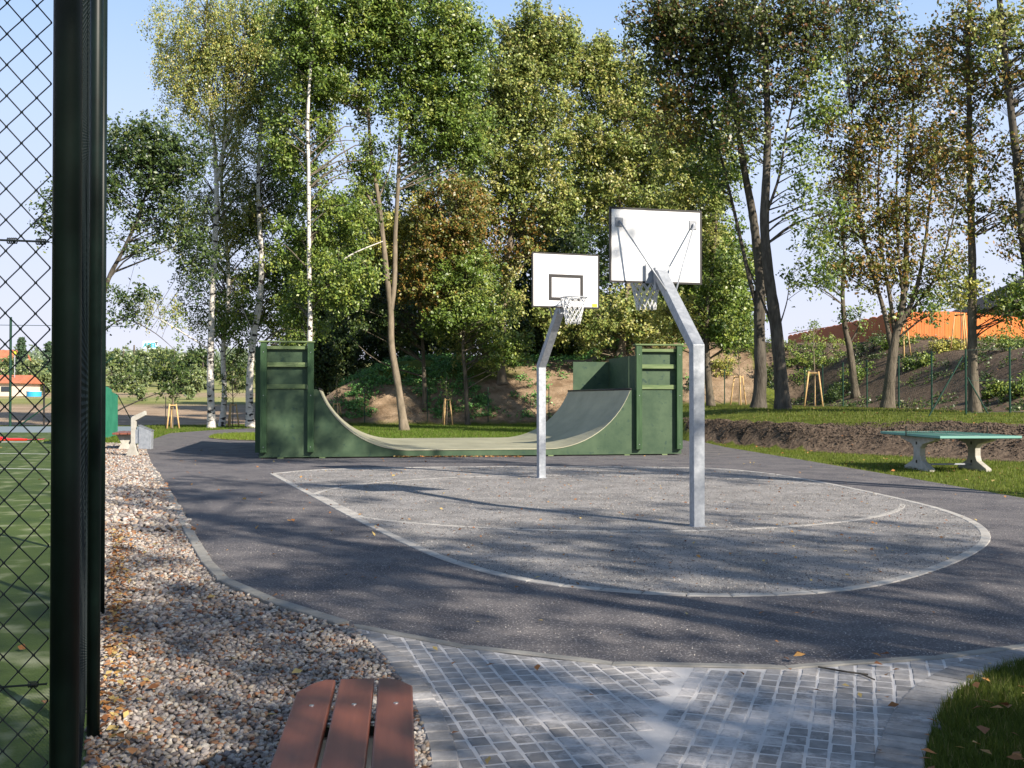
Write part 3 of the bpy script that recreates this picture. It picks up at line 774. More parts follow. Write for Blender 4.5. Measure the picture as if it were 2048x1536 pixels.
BG = 'trees between the court and the embankment'
tree('birch_tree', 'leftmost birch with forked white trunk beside the end of the asphalt path', 'tree', 50.5,
     [([(424, 857), (421, 760), (422, 650), (426, 560), (430, 450), (432, 380), (427, 290), (418, 200), (412, 100), (411, 0), (411, -90)], .19, .05),
      ([(434, 360), (447, 290), (463, 220), (478, 120), (490, 40), (494, -70)], .10, .03), ([(427, 280), (408, 240), (375, 185)], .05, .02),
      ([(420, 700), (340, 650), (250, 600)], .05, .015)],
     [(400, 60, 110, 130, 150), (490, 60, 90, 140, 120), (370, 140, 80, 110, 90), (450, 230, 80, 110, 80), (430, 380, 110, 90, 62, 'birch', 1.8), (370, 460, 70, 70, 34, 'birch', 1.2), (300, 600, 80, 28, 10)],
     'birch', MT['birch'], leaf=.085, per=85, rad=.75, group='birch trees', droop=1.2, squash=(.7, .7, 1.3), dens=0.85, seed=3)
tree('birch_tree', 'second birch from the left, leaning slightly right', 'tree', 52.5,
     [([(443, 853), (449, 790), (446, 700), (455, 610), (455, 520), (446, 430), (441, 360), (447, 250), (455, 120), (460, 0)], .15, .04)],
     [(470, 420, 90, 110, 55, 'green', 1.5), (400, 540, 80, 90, 38, 'green', 1.5), (480, 560, 50, 80, 26, 'green'), (500, 250, 80, 130, 70), (395, 640, 70, 50, 24, 'green'), (430, 600, 60, 90, 26, 'green', 1.5), (470, 660, 50, 60, 16, 'green', 1.5)],
     'birch', MT['birch'], leaf=.09, per=80, rad=.7, group='birch trees', droop=.9, squash=(.8, .8, 1.2), dens=0.75, seed=5)
tree('birch_tree', 'birch with a thick bright trunk just left of the ramp', 'tree', 51.5,
     [([(501, 856), (499, 770), (506, 680), (519, 600), (522, 520), (518, 450), (515, 370), (520, 250), (530, 130), (548, -40)], .21, .05),
      ([(506, 665), (480, 610), (462, 590)], .04, .02)],
     [(540, 120, 80, 140, 120, 'green'), (560, 330, 70, 100, 60, 'green', 1.5), (500, 420, 70, 80, 44, 'green', 1.5), (560, 540, 60, 80, 50, 'green', 1.2), (470, 620, 60, 50, 22, 'green'), (560, 640, 60, 60, 30, 'green', 2), (500, 560, 50, 70, 26, 'green', 1.5)],
     'green', MT['birch'], leaf=.11, per=80, rad=.75, group='birch trees', droop=.5, dens=0.85, seed=7)
tree('birch_tree', 'slim white birch rising behind the left deck of the ramp', 'tree', 45,
     [([(622, 868), (618, 760), (620, 640), (618, 560), (617, 450), (616, 330), (614, 240), (622, 100), (640, -60)], .13, .05),
      ([(622, 600), (650, 550), (700, 510), (765, 482)], .06, .02)],
     [(620, 60, 90, 130, 110, 'green'), (590, 250, 80, 120, 80, 'green', 1.2), (660, 420, 80, 90, 60, 'green', 1.6), (590, 470, 60, 80, 40, 'green', 1.4), (680, 560, 80, 60, 50, 'green'), (600, 610, 50, 60, 26, 'green', 1.5), (720, 300, 50, 70, 24, 'green', 2)],
     'green', MT['birch'], leaf=.11, per=85, rad=.75, group='birch trees', droop=.4, seed=9)
tree('ash_tree', 'tall tree with a bare leaning trunk that forks low, on the lawn behind the ramp', 'tree', 47,
     [([(810, 862), (796, 770), (783, 690), (781, 620), (772, 540), (765, 470), (757, 400), (745, 330), (737, 250), (733, 120), (730, 0), (735, -80)], .19, .035),
      ([(781, 625), (789, 560), (790, 470), (795, 380), (798, 300), (800, 200), (797, 100), (788, 0), (790, -80)], .13, .04),
      ([(762, 440), (735, 390), (700, 330), (680, 280)], .07, .02), ([(757, 395), (775, 350), (790, 290)], .05, .02)],
     [(720, 40, 120, 120, 150), (830, 50, 120, 130, 170), (640, 120, 80, 110, 70), (880, 160, 80, 100, 90), (740, 190, 110, 60, 46), (860, 270, 80, 70, 60), (930, 260, 60, 90, 50), (930, 100, 50, 90, 40)],
     'green', MT['bark_tan'], leaf=.13, per=85, rad=.85, seed=11, asp_=.5, group=None)
tree('poplar_tree', 'tall pale green poplar with a pointed crown left of the far backboard', 'tree', 60,
     [([(1005, 846), (1003, 720), (1008, 610), (1014, 520), (1026, 450), (1044, 340), (1052, 250), (1060, 120), (1066, 20)], .27, .04),
      ([(1012, 520), (1040, 470), (1085, 425)], .06, .02)],
     [(1070, 90, 50, 90, 90), (1010, 130, 50, 80, 60), (1125, 90, 38, 80, 46), (1055, 190, 100, 90, 110), (980, 230, 60, 80, 50), (1050, 290, 120, 90, 110), (960, 380, 100, 80, 80), (1080, 390, 80, 80, 60), (1010, 480, 100, 70, 60, 'autumn'), (960, 590, 100, 80, 80), (960, 680, 90, 50, 40)],
     'poplar', MT['bark_tan'], leaf=.15, per=70, rad=.9, squash=(.7, .7, 1.1), seed=13)
tree('young_tree', 'slender trunk between the ash and the tall poplar at the foot of the slope', 'tree', 56,
     [([(936, 848), (931, 760), (926, 690), (932, 600), (925, 500), (910, 400)], .13, .03)],
     [(900, 420, 80, 70, 60, 'autumn'), (880, 500, 80, 60, 50, 'autumn'), (930, 560, 90, 60, 60, 'green'), (940, 640, 110, 45, 60, 'green'), (850, 590, 60, 50, 30, 'autumn'), (1010, 700, 50, 40, 24, 'green')],
     'green', MT['bark_brown'], leaf=.13, per=75, rad=.75, seed=15)
tree('poplar_tree', 'pale green poplar behind the near backboard', 'tree', 61,
     [([(1240, 800), (1246, 680), (1252, 610), (1256, 540), (1240, 400), (1234, 300), (1225, 200), (1205, 80)], .24, .04)],
     [(1200, 140, 45, 70, 60), (1160, 130, 22, 60, 18), (1250, 160, 45, 80, 50), (1200, 260, 100, 90, 120), (1300, 320, 90, 100, 100), (1210, 380, 100, 80, 90), (1350, 450, 70, 90, 60), (1310, 240, 60, 80, 50), (1180, 640, 110, 60, 70), (1290, 640, 90, 70, 70)],
     'poplar', MT['bark_tan'], leaf=.15, per=70, rad=.9, squash=(.8, .8, 1), seed=17)
tree('alder_tree', 'grey straight trunk just right of the near basketball pole', 'tree', 49,
     [([(1422, 808), (1414, 720), (1414, 640), (1422, 560), (1432, 460), (1430, 380), (1440, 260)], .18, .05)],
     [(1400, 440, 60, 80, 50, 'poplar'), (1440, 560, 60, 70, 50, 'green'), (1380, 320, 80, 90, 80, 'poplar'), (1450, 330, 60, 90, 50, 'green'), (1350, 640, 50, 50, 30, 'yellow'), (1450, 660, 60, 40, 34, 'green')],
     'green', MT['bark_brown'], leaf=.13, per=70, rad=.75, dens=0.85, seed=19)
tree('maple_tree', 'left trunk of the two thick dark trees on the grass terrace', 'tree', 40,
     [([(1516, 834), (1521, 750), (1519, 650), (1521, 560), (1513, 480), (1505, 420), (1490, 340), (1478, 260), (1462, 140), (1445, 20), (1440, -80)], .27, .06),
      ([(1520, 640), (1500, 560), (1480, 470), (1462, 390), (1440, 300), (1410, 180), (1390, 60)], .10, .025)],
     [(1400, 40, 110, 90, 120), (1320, 60, 70, 70, 66), (1370, 140, 90, 80, 80), (1480, 60, 80, 90, 80), (1460, 200, 80, 80, 60, 'green'), (1350, 230, 80, 60, 44, 'autumn'), (1430, 330, 60, 60, 30, 'green')],
     'brown', MT['bark_dark'], leaf=.13, per=65, rad=.75, dens=0.5, seed=21, maxbr=160)
tree('maple_tree', 'right trunk of the two thick dark trees on the grass terrace', 'tree', 37.5,
     [([(1566, 842), (1562, 760), (1552, 650), (1538, 550), (1530, 450), (1534, 350), (1537, 250), (1534, 150), (1530, 50), (1528, -80)], .27, .07),
      ([(1556, 690), (1540, 640), (1516, 580), (1492, 520)], .07, .025), ([(1560, 650), (1575, 600), (1580, 550)], .03, .012), ([(1536, 420), (1560, 350), (1575, 260), (1600, 150), (1620, 40)], .06, .02)],
     [(1540, 40, 90, 90, 90), (1620, 60, 80, 90, 80), (1560, 170, 80, 80, 44), (1640, 180, 60, 90, 40, 'green'), (1600, 320, 60, 90, 26, 'green'), (1640, 440, 60, 80, 22, 'green'), (1620, 560, 50, 40, 12, 'green'), (1500, 250, 60, 60, 26)],
     'brown', MT['bark_dark'], leaf=.12, per=55, rad=.7, dens=0.5, seed=23, maxbr=160)
tree('maple_tree', 'multi stemmed maple with rusty leaves in front of the orange fence', 'tree', 40,
     [([(1774, 824), (1782, 740), (1790, 680), (1800, 640), (1812, 560), (1815, 450), (1822, 330), (1830, 200)], .24, .04),
      ([(1785, 700), (1768, 620), (1745, 540), (1722, 440), (1715, 330), (1705, 220)], .11, .025), ([(1792, 680), (1780, 590), (1762, 480), (1758, 370), (1765, 240)], .10, .025),
      ([(1796, 660), (1830, 590), (1850, 500), (1862, 400), (1880, 280)], .12, .025), ([(1800, 650), (1840, 600), (1880, 540), (1905, 450), (1925, 360)], .08, .02), ([(1808, 600), (1798, 500), (1795, 380), (1800, 250)], .08, .02)],
     [(1760, 150, 110, 110, 90, 'brown'), (1840, 170, 110, 110, 90), (1700, 280, 80, 90, 50), (1790, 310, 110, 90, 80), (1880, 320, 70, 90, 50), (1730, 430, 80, 70, 40), (1820, 440, 110, 70, 56), (1720, 540, 80, 50, 30), (1830, 540, 100, 50, 40), (1900, 590, 60, 40, 16, 'green'), (1830, 625, 60, 25, 10, 'green'), (1720, 30, 90, 70, 60, 'brown')],
     'autumn', MT['bark_brown'], leaf=.12, per=62, rad=.72, dens=0.52, seed=25, maxbr=260)
tree('lime_tree', 'straight single trunk in front of the corner of the wire fence', 'tree', 32,
     [([(1950, 834), (1946, 740), (1945, 640), (1946, 540), (1944, 430), (1941, 320), (1942, 210), (1940, 90), (1946, -60)], .165, .06),
      ([(1944, 430), (1900, 380), (1850, 350)], .04, .012), ([(1944, 400), (1990, 330), (2030, 240)], .04, .012)],
     [(1930, 60, 80, 80, 50), (1950, 190, 80, 80, 46), (1930, 310, 80, 70, 34), (1960, 420, 80, 60, 24), (1930, 560, 60, 60, 16, 'yellow'), (1990, 620, 60, 30, 10, 'green')],
     'autumn', MT['bark_brown'], leaf=.10, per=62, rad=.6, dens=0.55, seed=27)
tree('maple_tree', 'dark curving trunk at the right edge of the picture', 'tree', 31,
     [([(2085, 850), (2078, 740), (2066, 600), (2050, 480), (2042, 380), (2030, 260), (2016, 130), (2004, 0), (2000, -80)], .20, .07)],
     [(2010, 60, 60, 80, 30, 'poplar'), (2070, 130, 70, 90, 40), (2060, 300, 60, 90, 28), (2080, 470, 70, 90, 34), (2050, 590, 60, 40, 22, 'green'), (2090, 620, 60, 50, 20, 'green')],
     'autumn', MT['bark_dark'], leaf=.10, per=58, rad=.6, dens=0.6, seed=29)
tree('ash_tree', 'crooked leaning trunk growing on the planted slope', 'tree', 50,
     [([(1712, 745), (1700, 700), (1690, 650), (1686, 580), (1690, 500), (1680, 420)], .19, .05), ([(1697, 690), (1715, 660), (1722, 630)], .06, .02)],
     [(1680, 480, 80, 70, 36, 'green'), (1640, 560, 50, 40, 12, 'green'), (1720, 640, 40, 30, 8, 'green'), (1690, 380, 60, 60, 26)],
     'autumn', MT['bark_brown'], leaf=.12, per=60, rad=.7, dens=0.6, seed=31)
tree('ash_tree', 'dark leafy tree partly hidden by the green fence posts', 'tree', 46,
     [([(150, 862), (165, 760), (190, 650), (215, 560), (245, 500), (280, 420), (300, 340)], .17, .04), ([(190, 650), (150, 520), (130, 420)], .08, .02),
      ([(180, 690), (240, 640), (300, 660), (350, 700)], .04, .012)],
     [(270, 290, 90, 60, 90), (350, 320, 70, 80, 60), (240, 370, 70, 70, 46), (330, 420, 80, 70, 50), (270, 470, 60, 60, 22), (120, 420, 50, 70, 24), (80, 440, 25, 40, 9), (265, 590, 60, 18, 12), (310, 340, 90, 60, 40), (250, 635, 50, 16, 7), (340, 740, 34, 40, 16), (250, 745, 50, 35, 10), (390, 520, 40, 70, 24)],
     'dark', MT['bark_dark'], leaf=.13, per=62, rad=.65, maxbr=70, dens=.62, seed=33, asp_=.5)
# the dense dark wood on top of the embankment
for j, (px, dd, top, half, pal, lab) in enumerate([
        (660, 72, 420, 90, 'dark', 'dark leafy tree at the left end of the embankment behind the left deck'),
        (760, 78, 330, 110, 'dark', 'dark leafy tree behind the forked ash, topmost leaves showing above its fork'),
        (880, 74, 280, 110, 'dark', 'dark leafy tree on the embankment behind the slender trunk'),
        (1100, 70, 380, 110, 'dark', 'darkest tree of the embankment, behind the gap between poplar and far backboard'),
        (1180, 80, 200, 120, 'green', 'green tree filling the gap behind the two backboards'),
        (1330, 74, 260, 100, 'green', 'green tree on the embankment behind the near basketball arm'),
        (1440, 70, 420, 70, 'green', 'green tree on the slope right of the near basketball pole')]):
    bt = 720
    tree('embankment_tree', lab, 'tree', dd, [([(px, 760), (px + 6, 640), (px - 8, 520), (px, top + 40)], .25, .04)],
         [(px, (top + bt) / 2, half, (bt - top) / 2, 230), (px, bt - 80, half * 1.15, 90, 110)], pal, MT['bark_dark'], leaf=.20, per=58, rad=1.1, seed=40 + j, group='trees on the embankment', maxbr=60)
tree('maple_tree', 'small tree with yellow green crown behind the forked ash', 'tree', 58,
     [([(850, 846), (846, 700), (835, 600), (820, 500)], .14, .03)],
     [(830, 460, 60, 50, 60, 'yellow'), (800, 510, 70, 40, 44, 'yellow'), (720, 470, 60, 50, 36, 'green'), (850, 540, 40, 40, 24, 'yellow'), (700, 590, 80, 50, 40, 'dark'), (760, 650, 90, 50, 44, 'dark')],
     'yellow', MT['bark_brown'], leaf=.12, per=80, rad=.7, seed=51)

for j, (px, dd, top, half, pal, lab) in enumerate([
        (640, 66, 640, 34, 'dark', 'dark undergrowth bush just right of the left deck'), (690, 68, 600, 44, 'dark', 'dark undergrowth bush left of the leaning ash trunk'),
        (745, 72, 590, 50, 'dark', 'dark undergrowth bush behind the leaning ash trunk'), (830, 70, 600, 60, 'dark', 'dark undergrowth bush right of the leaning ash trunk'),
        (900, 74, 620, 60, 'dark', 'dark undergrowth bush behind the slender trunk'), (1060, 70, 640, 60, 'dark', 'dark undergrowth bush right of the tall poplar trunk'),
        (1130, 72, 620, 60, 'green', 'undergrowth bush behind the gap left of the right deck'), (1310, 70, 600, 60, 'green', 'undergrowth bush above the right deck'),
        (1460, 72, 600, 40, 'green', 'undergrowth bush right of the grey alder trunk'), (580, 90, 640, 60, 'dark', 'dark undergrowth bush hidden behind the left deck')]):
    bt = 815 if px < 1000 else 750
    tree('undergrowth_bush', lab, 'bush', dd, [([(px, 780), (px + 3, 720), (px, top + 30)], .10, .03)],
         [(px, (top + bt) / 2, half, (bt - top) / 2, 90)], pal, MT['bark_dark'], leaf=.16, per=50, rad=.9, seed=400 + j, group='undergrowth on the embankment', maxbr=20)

# trees outside the frame, to the right of and behind the camera: they throw the dappled shade
def shade_tree(x, y, h, blobs, lab, seed, pal='green', per=95):
    rr = random.Random(seed)
    t = thing('shade_tree', lab, 'tree', (x, y, tz(x, y)), 'trees outside the picture to the right')
    z0 = tz(x, y) - .1
    W = spline3([(x, y, z0), (x + rr.uniform(-.2, .2), y, z0 + h * .3), (x + rr.uniform(-.4, .4), y + rr.uniform(-.3, .3), z0 + h * .65), (x, y, z0 + h * .95)], 4)
    MB().tube(W, [.20 * (1 - .85 * q / (len(W) - 1)) for q in range(len(W))], 8).build('trunk', MT['bark_dark'], t, smooth=True)
    r2 = np.random.default_rng(seed); cs = []
    for (dx, dy, dz, rx, rz, n) in blobs:
        u = unit(r2.normal(0, 1, (n, 3))) * r2.uniform(.2, 1, (n, 1)) ** .5
        cs.append(np.array([x + dx, y + dy, z0 + dz]) + u * np.array([rx, rx, rz]))
    cs = np.concatenate(cs); mb = MB()
    for c in cs[::2]:
        j = min(range(len(W)), key=lambda q: (W[q][0] - c[0]) ** 2 + (W[q][1] - c[1]) ** 2 + (W[q][2] - c[2] + 1.2) ** 2 * 1.5)
        a = np.array(W[j]); mb.tube(catmull([a, (a + c) / 2 + np.array([0, 0, .25]), c], 3), [.045, .035, .03, .022, .018, .012, .01], 4, cap=False)
    tag(mb.build('branches', MT['bark_dark'], t), kind='stuff')
    P, L_, W_, nr, dv, C = leafcloud(cs, per, .75, .14, PAL[pal], seed=seed)
    link('crown', leafmesh('crown', P - np.array(t.location), L_, W_, nr, dv, C, MT['leaf']), t)
SHADE = [
    (8.6, -3.2, 10, [(0, 0, 7, 3.2, 2.0, 50), (2.4, -1.2, 7, 2.0, 1.6, 34), (0, 0, 9.3, 1.6, 1.0, 8)], 1, 'leafy tree just behind and right of the camera, its shade on the paving'),
    (12.6, -3.2, 10.5, [(.8, 2.0, 7.6, 3.0, 2.2, 44)], 2, 'leafy tree right of the paving, outside the picture'),
    (5.2, -5.2, 9.5, [(0, 0, 6.6, 3.0, 2.0, 46)], 3, 'tree behind the camera shading the tall fence posts'),
    (7.4, 1.2, 10.5, [(0, 0, 8.2, 2.6, 1.7, 28)], 4, 'tree whose shade falls on the gravel strip'),
    (10.6, -.4, 11, [(1.5, 2.2, 8.4, 2.5, 1.5, 27)], 5, 'tree whose shade stripes the near side of the court'),
    (13.0, 10.6, 11.5, [(-.8, 0, 9, 2.4, 1.6, 17), (1.8, -1, 9, 2.0, 1.4, 8)], 6, 'tree whose shade falls on the far side of the court'),
    (10.8, 13.6, 13.5, [(-4.4, .4, 10.6, 2.5, 1.8, 44), (-1, 0, 12, 2, 1.5, 10)], 7, 'tall tree whose shade falls on the left deck of the ramp'),
    (5.4, 3.6, 12.5, [(1.4, 2.4, 9.6, 2.4, 1.3, 19)], 8, 'tree whose shade stripes the asphalt left of the court'),
]
for x, y, h, bl, sd_, lab_ in SHADE:
    shade_tree(x, y, h, bl, lab_, sd_)

# far hedgerow and scattered bushes beyond the ploughed field
def bushy(name, label, cat, px, d, base, top, half, pal, seed, group, n=60, per=46, conif=False, leaf=None):
    x, y, _ = gz(px, 800, d); z = tz(x, y)
    zt = EYE + (HY - top) / FPX * d; zb = z
    h = max(.8, zt - zb); w = half * d / FPX
    r2 = np.random.default_rng(seed)
    t = thing(name, label, cat, (x, y, z), group)
    MB().tube([(x, y, z - .2), (x + .1, y, z + h * .5), (x, y, z + h * .9)], [.03 * h + .04, .02 * h + .02, .02], 6).build('trunk', MT['bark_dark'], t)
    u = unit(r2.normal(0, 1, (n, 3))) * r2.uniform(.3, 1, (n, 1)) ** .4
    if conif:
        hh = r2.uniform(0, 1, n); a = r2.uniform(0, 2 * pi, n); rr_ = w * (1 - hh) * r2.uniform(.5, 1, n)
        cs = np.stack([x + np.cos(a) * rr_, y + np.sin(a) * rr_, z + h * (.08 + .9 * hh)], 1)
    else:
        lump = 1 + .3 * np.sin(u[:, :1] * 5 + seed) * np.cos(u[:, 2:] * 4 + seed * 2)
        cs = np.array([x, y, z + h * .52]) + u * lump * np.array([w, w * .8, h * .46])
    lf = leaf or max(.16, d * .0022)
    P, L_, W_, nr, dv, C = leafcloud(cs, per, max(.35, w * .30), lf, PAL[pal], seed=seed)
    P[:, 2] = np.maximum(P[:, 2], z + .02)
    link('crown', leafmesh('crown', P - np.array(t.location), L_, W_, nr, dv, C, MT['leaf']), t)
    return t
HG = 'trees and bushes of the far hedgerow'
hedge = [(222, 190, 700, 26, 'far', 'round tree of the far hedge nearest the fence posts'), (262, 180, 708, 24, 'far', 'low round tree in the far hedge left of the tallest ones'),
         (300, 200, 694, 32, 'far', 'far hedge tree directly below the white sign'), (345, 190, 698, 34, 'far', 'broad far hedge tree right below the white sign'),
         (385, 170, 702, 26, 'dark', 'dark far hedge tree left of the first birch trunk'), (405, 165, 694, 30, 'dark', 'dark far hedge tree behind the first birch trunk'),
         (470, 160, 700, 36, 'dark', 'dark far hedge tree behind the second and third birch'), (545, 170, 700, 40, 'far', 'far hedge tree behind the left deck of the ramp'),
         (350, 130, 738, 22, 'far', 'round bush standing in front of the far hedge'), (392, 128, 732, 20, 'far', 'round bush left of the first birch trunk, in front of the hedge'),
         (272, 125, 748, 22, 'far', 'low bush at the foot of the hedge over the green meadow'), (284, 100, 770, 9, 'far', 'small lone bush on the edge of the ploughed field'),
         (378, 105, 772, 6, 'far', 'tiny lone bush right in the middle of the field edge'), (238, 140, 735, 16, 'far', 'small hedge bush beside the windscreened fence'),
         (120, 175, 720, 40, 'far', 'far tree behind the main fence post'), (170, 170, 715, 40, 'far', 'far tree hidden behind the row of fence posts')]
for j, (px, d, top, half, pal, lab) in enumerate(hedge):
    bushy('hedgerow_tree' if half > 22 else 'bush', lab, 'tree' if half > 22 else 'bush', px, d, 0, top, half, pal, 60 + j, HG, n=90 if half > 15 else 26)
for j, (px, d, top, half, lab) in enumerate([(42, 150, 676, 22, 'tall pointed spruce behind the orange roofed house, left one'), (97, 140, 684, 26, 'pointed spruce close to the fence post, right one')]):
    bushy('spruce_tree', lab, 'tree', px, d, 0, top, half, 'conifer', 80 + j, 'spruces behind the village house', n=120, conif=True)
for j, (px, d, top, half, lab) in enumerate([(60, 132, 720, 34, 'broad green tree right of the orange roofed house'), (10, 160, 712, 30, 'green tree behind the orange roof'), (88, 125, 742, 22, 'low green tree above the blue pool')]):
    bushy('garden_tree', lab, 'tree', px, d, 0, top, half, 'far', 84 + j, 'garden trees of the far village', n=80)
# wooded horizon, reads as one mass
cs = []
for k in range(420):
    px = rng.uniform(-60, 700); d = rng.uniform(290, 420); x, y, _ = gz(px, 800, d)
    cs.append((x, y, tz(x, y) + rng.uniform(0, 4.5)))
P, L_, W_, nr, dv, C = leafcloud(np.array(cs), 46, 2.6, 1.0, [(.085, .115, .06), (.10, .13, .07), (.075, .10, .06)], seed=99)
tag(link('far_woodland', leafmesh('far_woodland', P, L_, W_, nr, dv, C, MT['leaf'])), 'far wooded ridge on the horizon left of the birches', 'woodland', kind='stuff')

# shrubs on the slopes
def shrub(x, y, w, h, pal, lab, seed, n=22, per=70, leaf=.10, group='shrubs on the slopes'):
    r2 = np.random.default_rng(seed); z = tz(x, y)
    t = thing('shrub', lab, 'shrub', (x, y, z), group)
    u = unit(r2.normal(0, 1, (n, 3))) * r2.uniform(.2, 1, (n, 1)) ** .5; u[:, 2] = np.abs(u[:, 2])
    cs = np.stack([x + u[:, 0] * w, y + u[:, 1] * w * .8, np.zeros(n)], 1); cs[:, 2] = terrain(cs[:, 0], cs[:, 1]) + u[:, 2] * h
    mb = MB()
    for c in cs[::2]: mb.tube([(x, y, z - .1), tuple((np.array((x, y, z)) + c) / 2 + np.array([0, 0, .1])), tuple(c)], [.02, .014, .008], 4, cap=False)
    tag(mb.build('stems', MT['bark_dark'], t), kind='stuff')
    P, L_, W_, nr, dv, C = leafcloud(cs, per, max(.25, min(w, .8) * .45), leaf, PAL[pal], seed=seed)
    P[:, 2] = np.maximum(P[:, 2], terrain(P[:, 0], P[:, 1]) + .02)
    link('foliage', leafmesh('foliage', P - np.array(t.location), L_, W_, nr, dv, C, MT['leaf']), t)
def ray(px, py, x0=20, x1=110):
    """first terrain point seen at a photo pixel"""
    for d in np.arange(x0, x1, .25):
        x, y, z = gz(px, py, d)
        if z <= tz(x, y): return x, y
    x, y, z = gz(px, py, 62); return x, y
SH = [(1520, 700, 1.6, 1.3, 'green', 'leafy shrub right behind the two thick dark trunks'), (1590, 712, 1.9, 1.2, 'green', 'broad shrub on the slope under the end of the orange fence'),
      (1650, 712, 1.9, 1.2, 'green', 'broad shrub left of the crooked leaning trunk'), (1480, 690, 1.5, 1.6, 'green', 'tall shrub left of the two thick dark trunks'),
      (1745, 705, 1.3, .9, 'dark', 'dark low shrub between the leaning trunk and the maple'), (1600, 745, 1.4, .9, 'green', 'shrub above the middle staked sapling'),
      (1700, 770, 1.1, .9, 'green', 'shrub at the foot of the slope left of the rusty maple'), (1680, 795, .8, .5, 'dark', 'low shrub behind the wire fence posts'),
      (1835, 735, .8, .5, 'green', 'small shrub on bare soil right of the rusty maple'), (2010, 700, 1.4, .9, 'green', 'dense shrub at the right end below the orange fence'),
      (2045, 790, .7, .6, 'green', 'shrub on the soil slope at the right edge'), (1990, 790, .4, .3, 'green', 'small weed clump right of the lime trunk'),
      (1890, 700, 1.0, .5, 'yellow', 'yellowish low shrub between maple and lime'), (1445, 745, .8, .8, 'yellow', 'light green shrub on the tan slope beside the grey trunk'),
      (1470, 700, 1.0, 1.4, 'dark', 'dark shrub high on the slope beside the grey trunk'), (1540, 770, .9, .7, 'dark', 'dark shrub between the two thick trunks'),
      (1395, 775, .5, .4, 'dark', 'small dark plant between deck and near pole'), (1800, 690, 1.2, .5, 'green', 'low green growth behind the rusty maple trunk'),
      (1625, 735, 1.4, 1.0, 'green', 'shrub between the staked sapling and the leaning trunk')]
for j, (px, py, w, h, pal, lab) in enumerate(SH):
    x, y = ray(px, py); shrub(x, y, w, h, pal, lab, 200 + j)
# creeping ground cover on the left part of the embankment
x, y = patch(5200, -10, 10, 57, 72, lambda x, y: (rng.uniform(0, 1, len(x)) < np.where(x < -1, .75, .22)) & (np.minimum(y - 56.5, (x + 12.5) * 1.1) > .8) & ((np.sin(x * 1.3) + np.cos(y * 1.1 + x * .6)) > -.4))
cs = np.stack([x, y, terrain(x, y) + .1], 1)
P, L_, W_, nr, dv, C = leafcloud(cs[:2300], 26, .34, .13, [(.06, .15, .04), (.09, .20, .05), (.05, .11, .03), (.12, .23, .06)], squash=(1, 1, .4), seed=301)
P[:, 2] = np.maximum(P[:, 2], terrain(P[:, 0], P[:, 1]) + .03)
tag(link('ground_cover', leafmesh('ground_cover', P, L_, W_, nr, dv, C, MT['leaf'])), 'green creeping plants on the embankment behind the ramp', 'ground cover', kind='stuff')
x, y = patch(2600, 14.8, 30, 32, 62, lambda x, y: (np.sin(x * 1.7 + 1) + np.cos(y * .9 + x * .5)) > .1)
cs = np.stack([x, y, terrain(x, y) + .05], 1)
P, L_, W_, nr, dv, C = leafcloud(cs[:620], 26, .3, .10, PAL['dark'], squash=(1, 1, .5), seed=302)
P[:, 2] = np.maximum(P[:, 2], terrain(P[:, 0], P[:, 1]) + .03)
tag(link('weeds', leafmesh('weeds', P, L_, W_, nr, dv, C, MT['leaf'])), 'weeds on the bare soil slope behind the wire fence', 'weeds', kind='stuff')
# crumbled clods on the dug bank
n = 7000
x = rng.uniform(6, 22, n * 3); t_ = rng.uniform(-.3, 2.9, n * 3); y = np.interp(x, BK_X, BK_Y) + t_ / .75
k = (x < y * .53) & (x > 6.2); x = x[k][:n]; y = y[k][:n]; n = len(x)
s = rng.uniform(.008, .024, n) * rng.choice([1, 1, 1, 1.8], n); Vv = IV[None] * (1 + rng.normal(0, .18, (n, 12, 1))) * s[:, None, None] * np.array([1.2, 1, .7])
Vv += np.stack([x, y, terrain(x, y) + s * .2], 1)[:, None]; c = np.array([.085, .062, .044]) * rng.uniform(.5, 1.5, (n, 1))
tag(link('soil_clods', npmesh('soil_clods', Vv.reshape(-1, 3), (IF[None] + (np.arange(n) * 12)[:, None, None]).reshape(-1, 3), MT['pebble'], np.repeat(c, 12, 0))), 'crumbly dark clods on the freshly dug bank', 'soil', kind='stuff')

# ------------------------------------------------------------------ half pipe ramp
A0 = radians(9.5)
rx0, ry0 = -6.12, 25.45
LN, WD = 10.65, 7.3
ramp = thing('skate_ramp', 'dark green timber halfpipe with a railed deck at each end', 'skate ramp', (rx0, ry0, 0), rotz=A0)
FL, DK, TOPZ = .20, 1.70, 2.84
R_ = 2.32; th = math.acos(1 - (DK - FL) / R_); hx = R_ * sin(th)
uL = 1.42; uR = LN - 1.36
prof = [(0, DK), (uL, DK)] + [(uL + hx - R_ * sin(th * (1 - k / 14)), FL + R_ * (1 - cos(th * (1 - k / 14)))) for k in range(1, 15)] \
     + [(uR - hx + R_ * sin(th * k / 14), FL + R_ * (1 - cos(th * k / 14))) for k in range(0, 14)] + [(uR, DK), (LN, DK)]
def sidepanel(v0, v1):
    mb = MB(); n = len(prof)
    for v in (v0, v1):
        mb.v += [(u, v, z) for u, z in prof] + [(u, v, .045) for u, z in prof]
    for k in range(n - 1):
        mb.f.append((k, n + k, n + k + 1, k + 1)); mb.f.append((2 * n + k, 2 * n + k + 1, 3 * n + k + 1, 3 * n + k))
        mb.f.append((k, k + 1, 2 * n + k + 1, 2 * n + k)); mb.f.append((n + k, 3 * n + k, 3 * n + k + 1, n + k + 1))
    mb.f.append((0, 2 * n, 3 * n, n)); mb.f.append((n - 1, 2 * n - 1, 4 * n - 1, 3 * n - 1))
    return mb
lbuild(sidepanel(0, .03), 'side_panel', MT['gply'], ramp); lbuild(sidepanel(WD - .03, WD), 'side_panel', MT['gply'], ramp)
mb = MB()
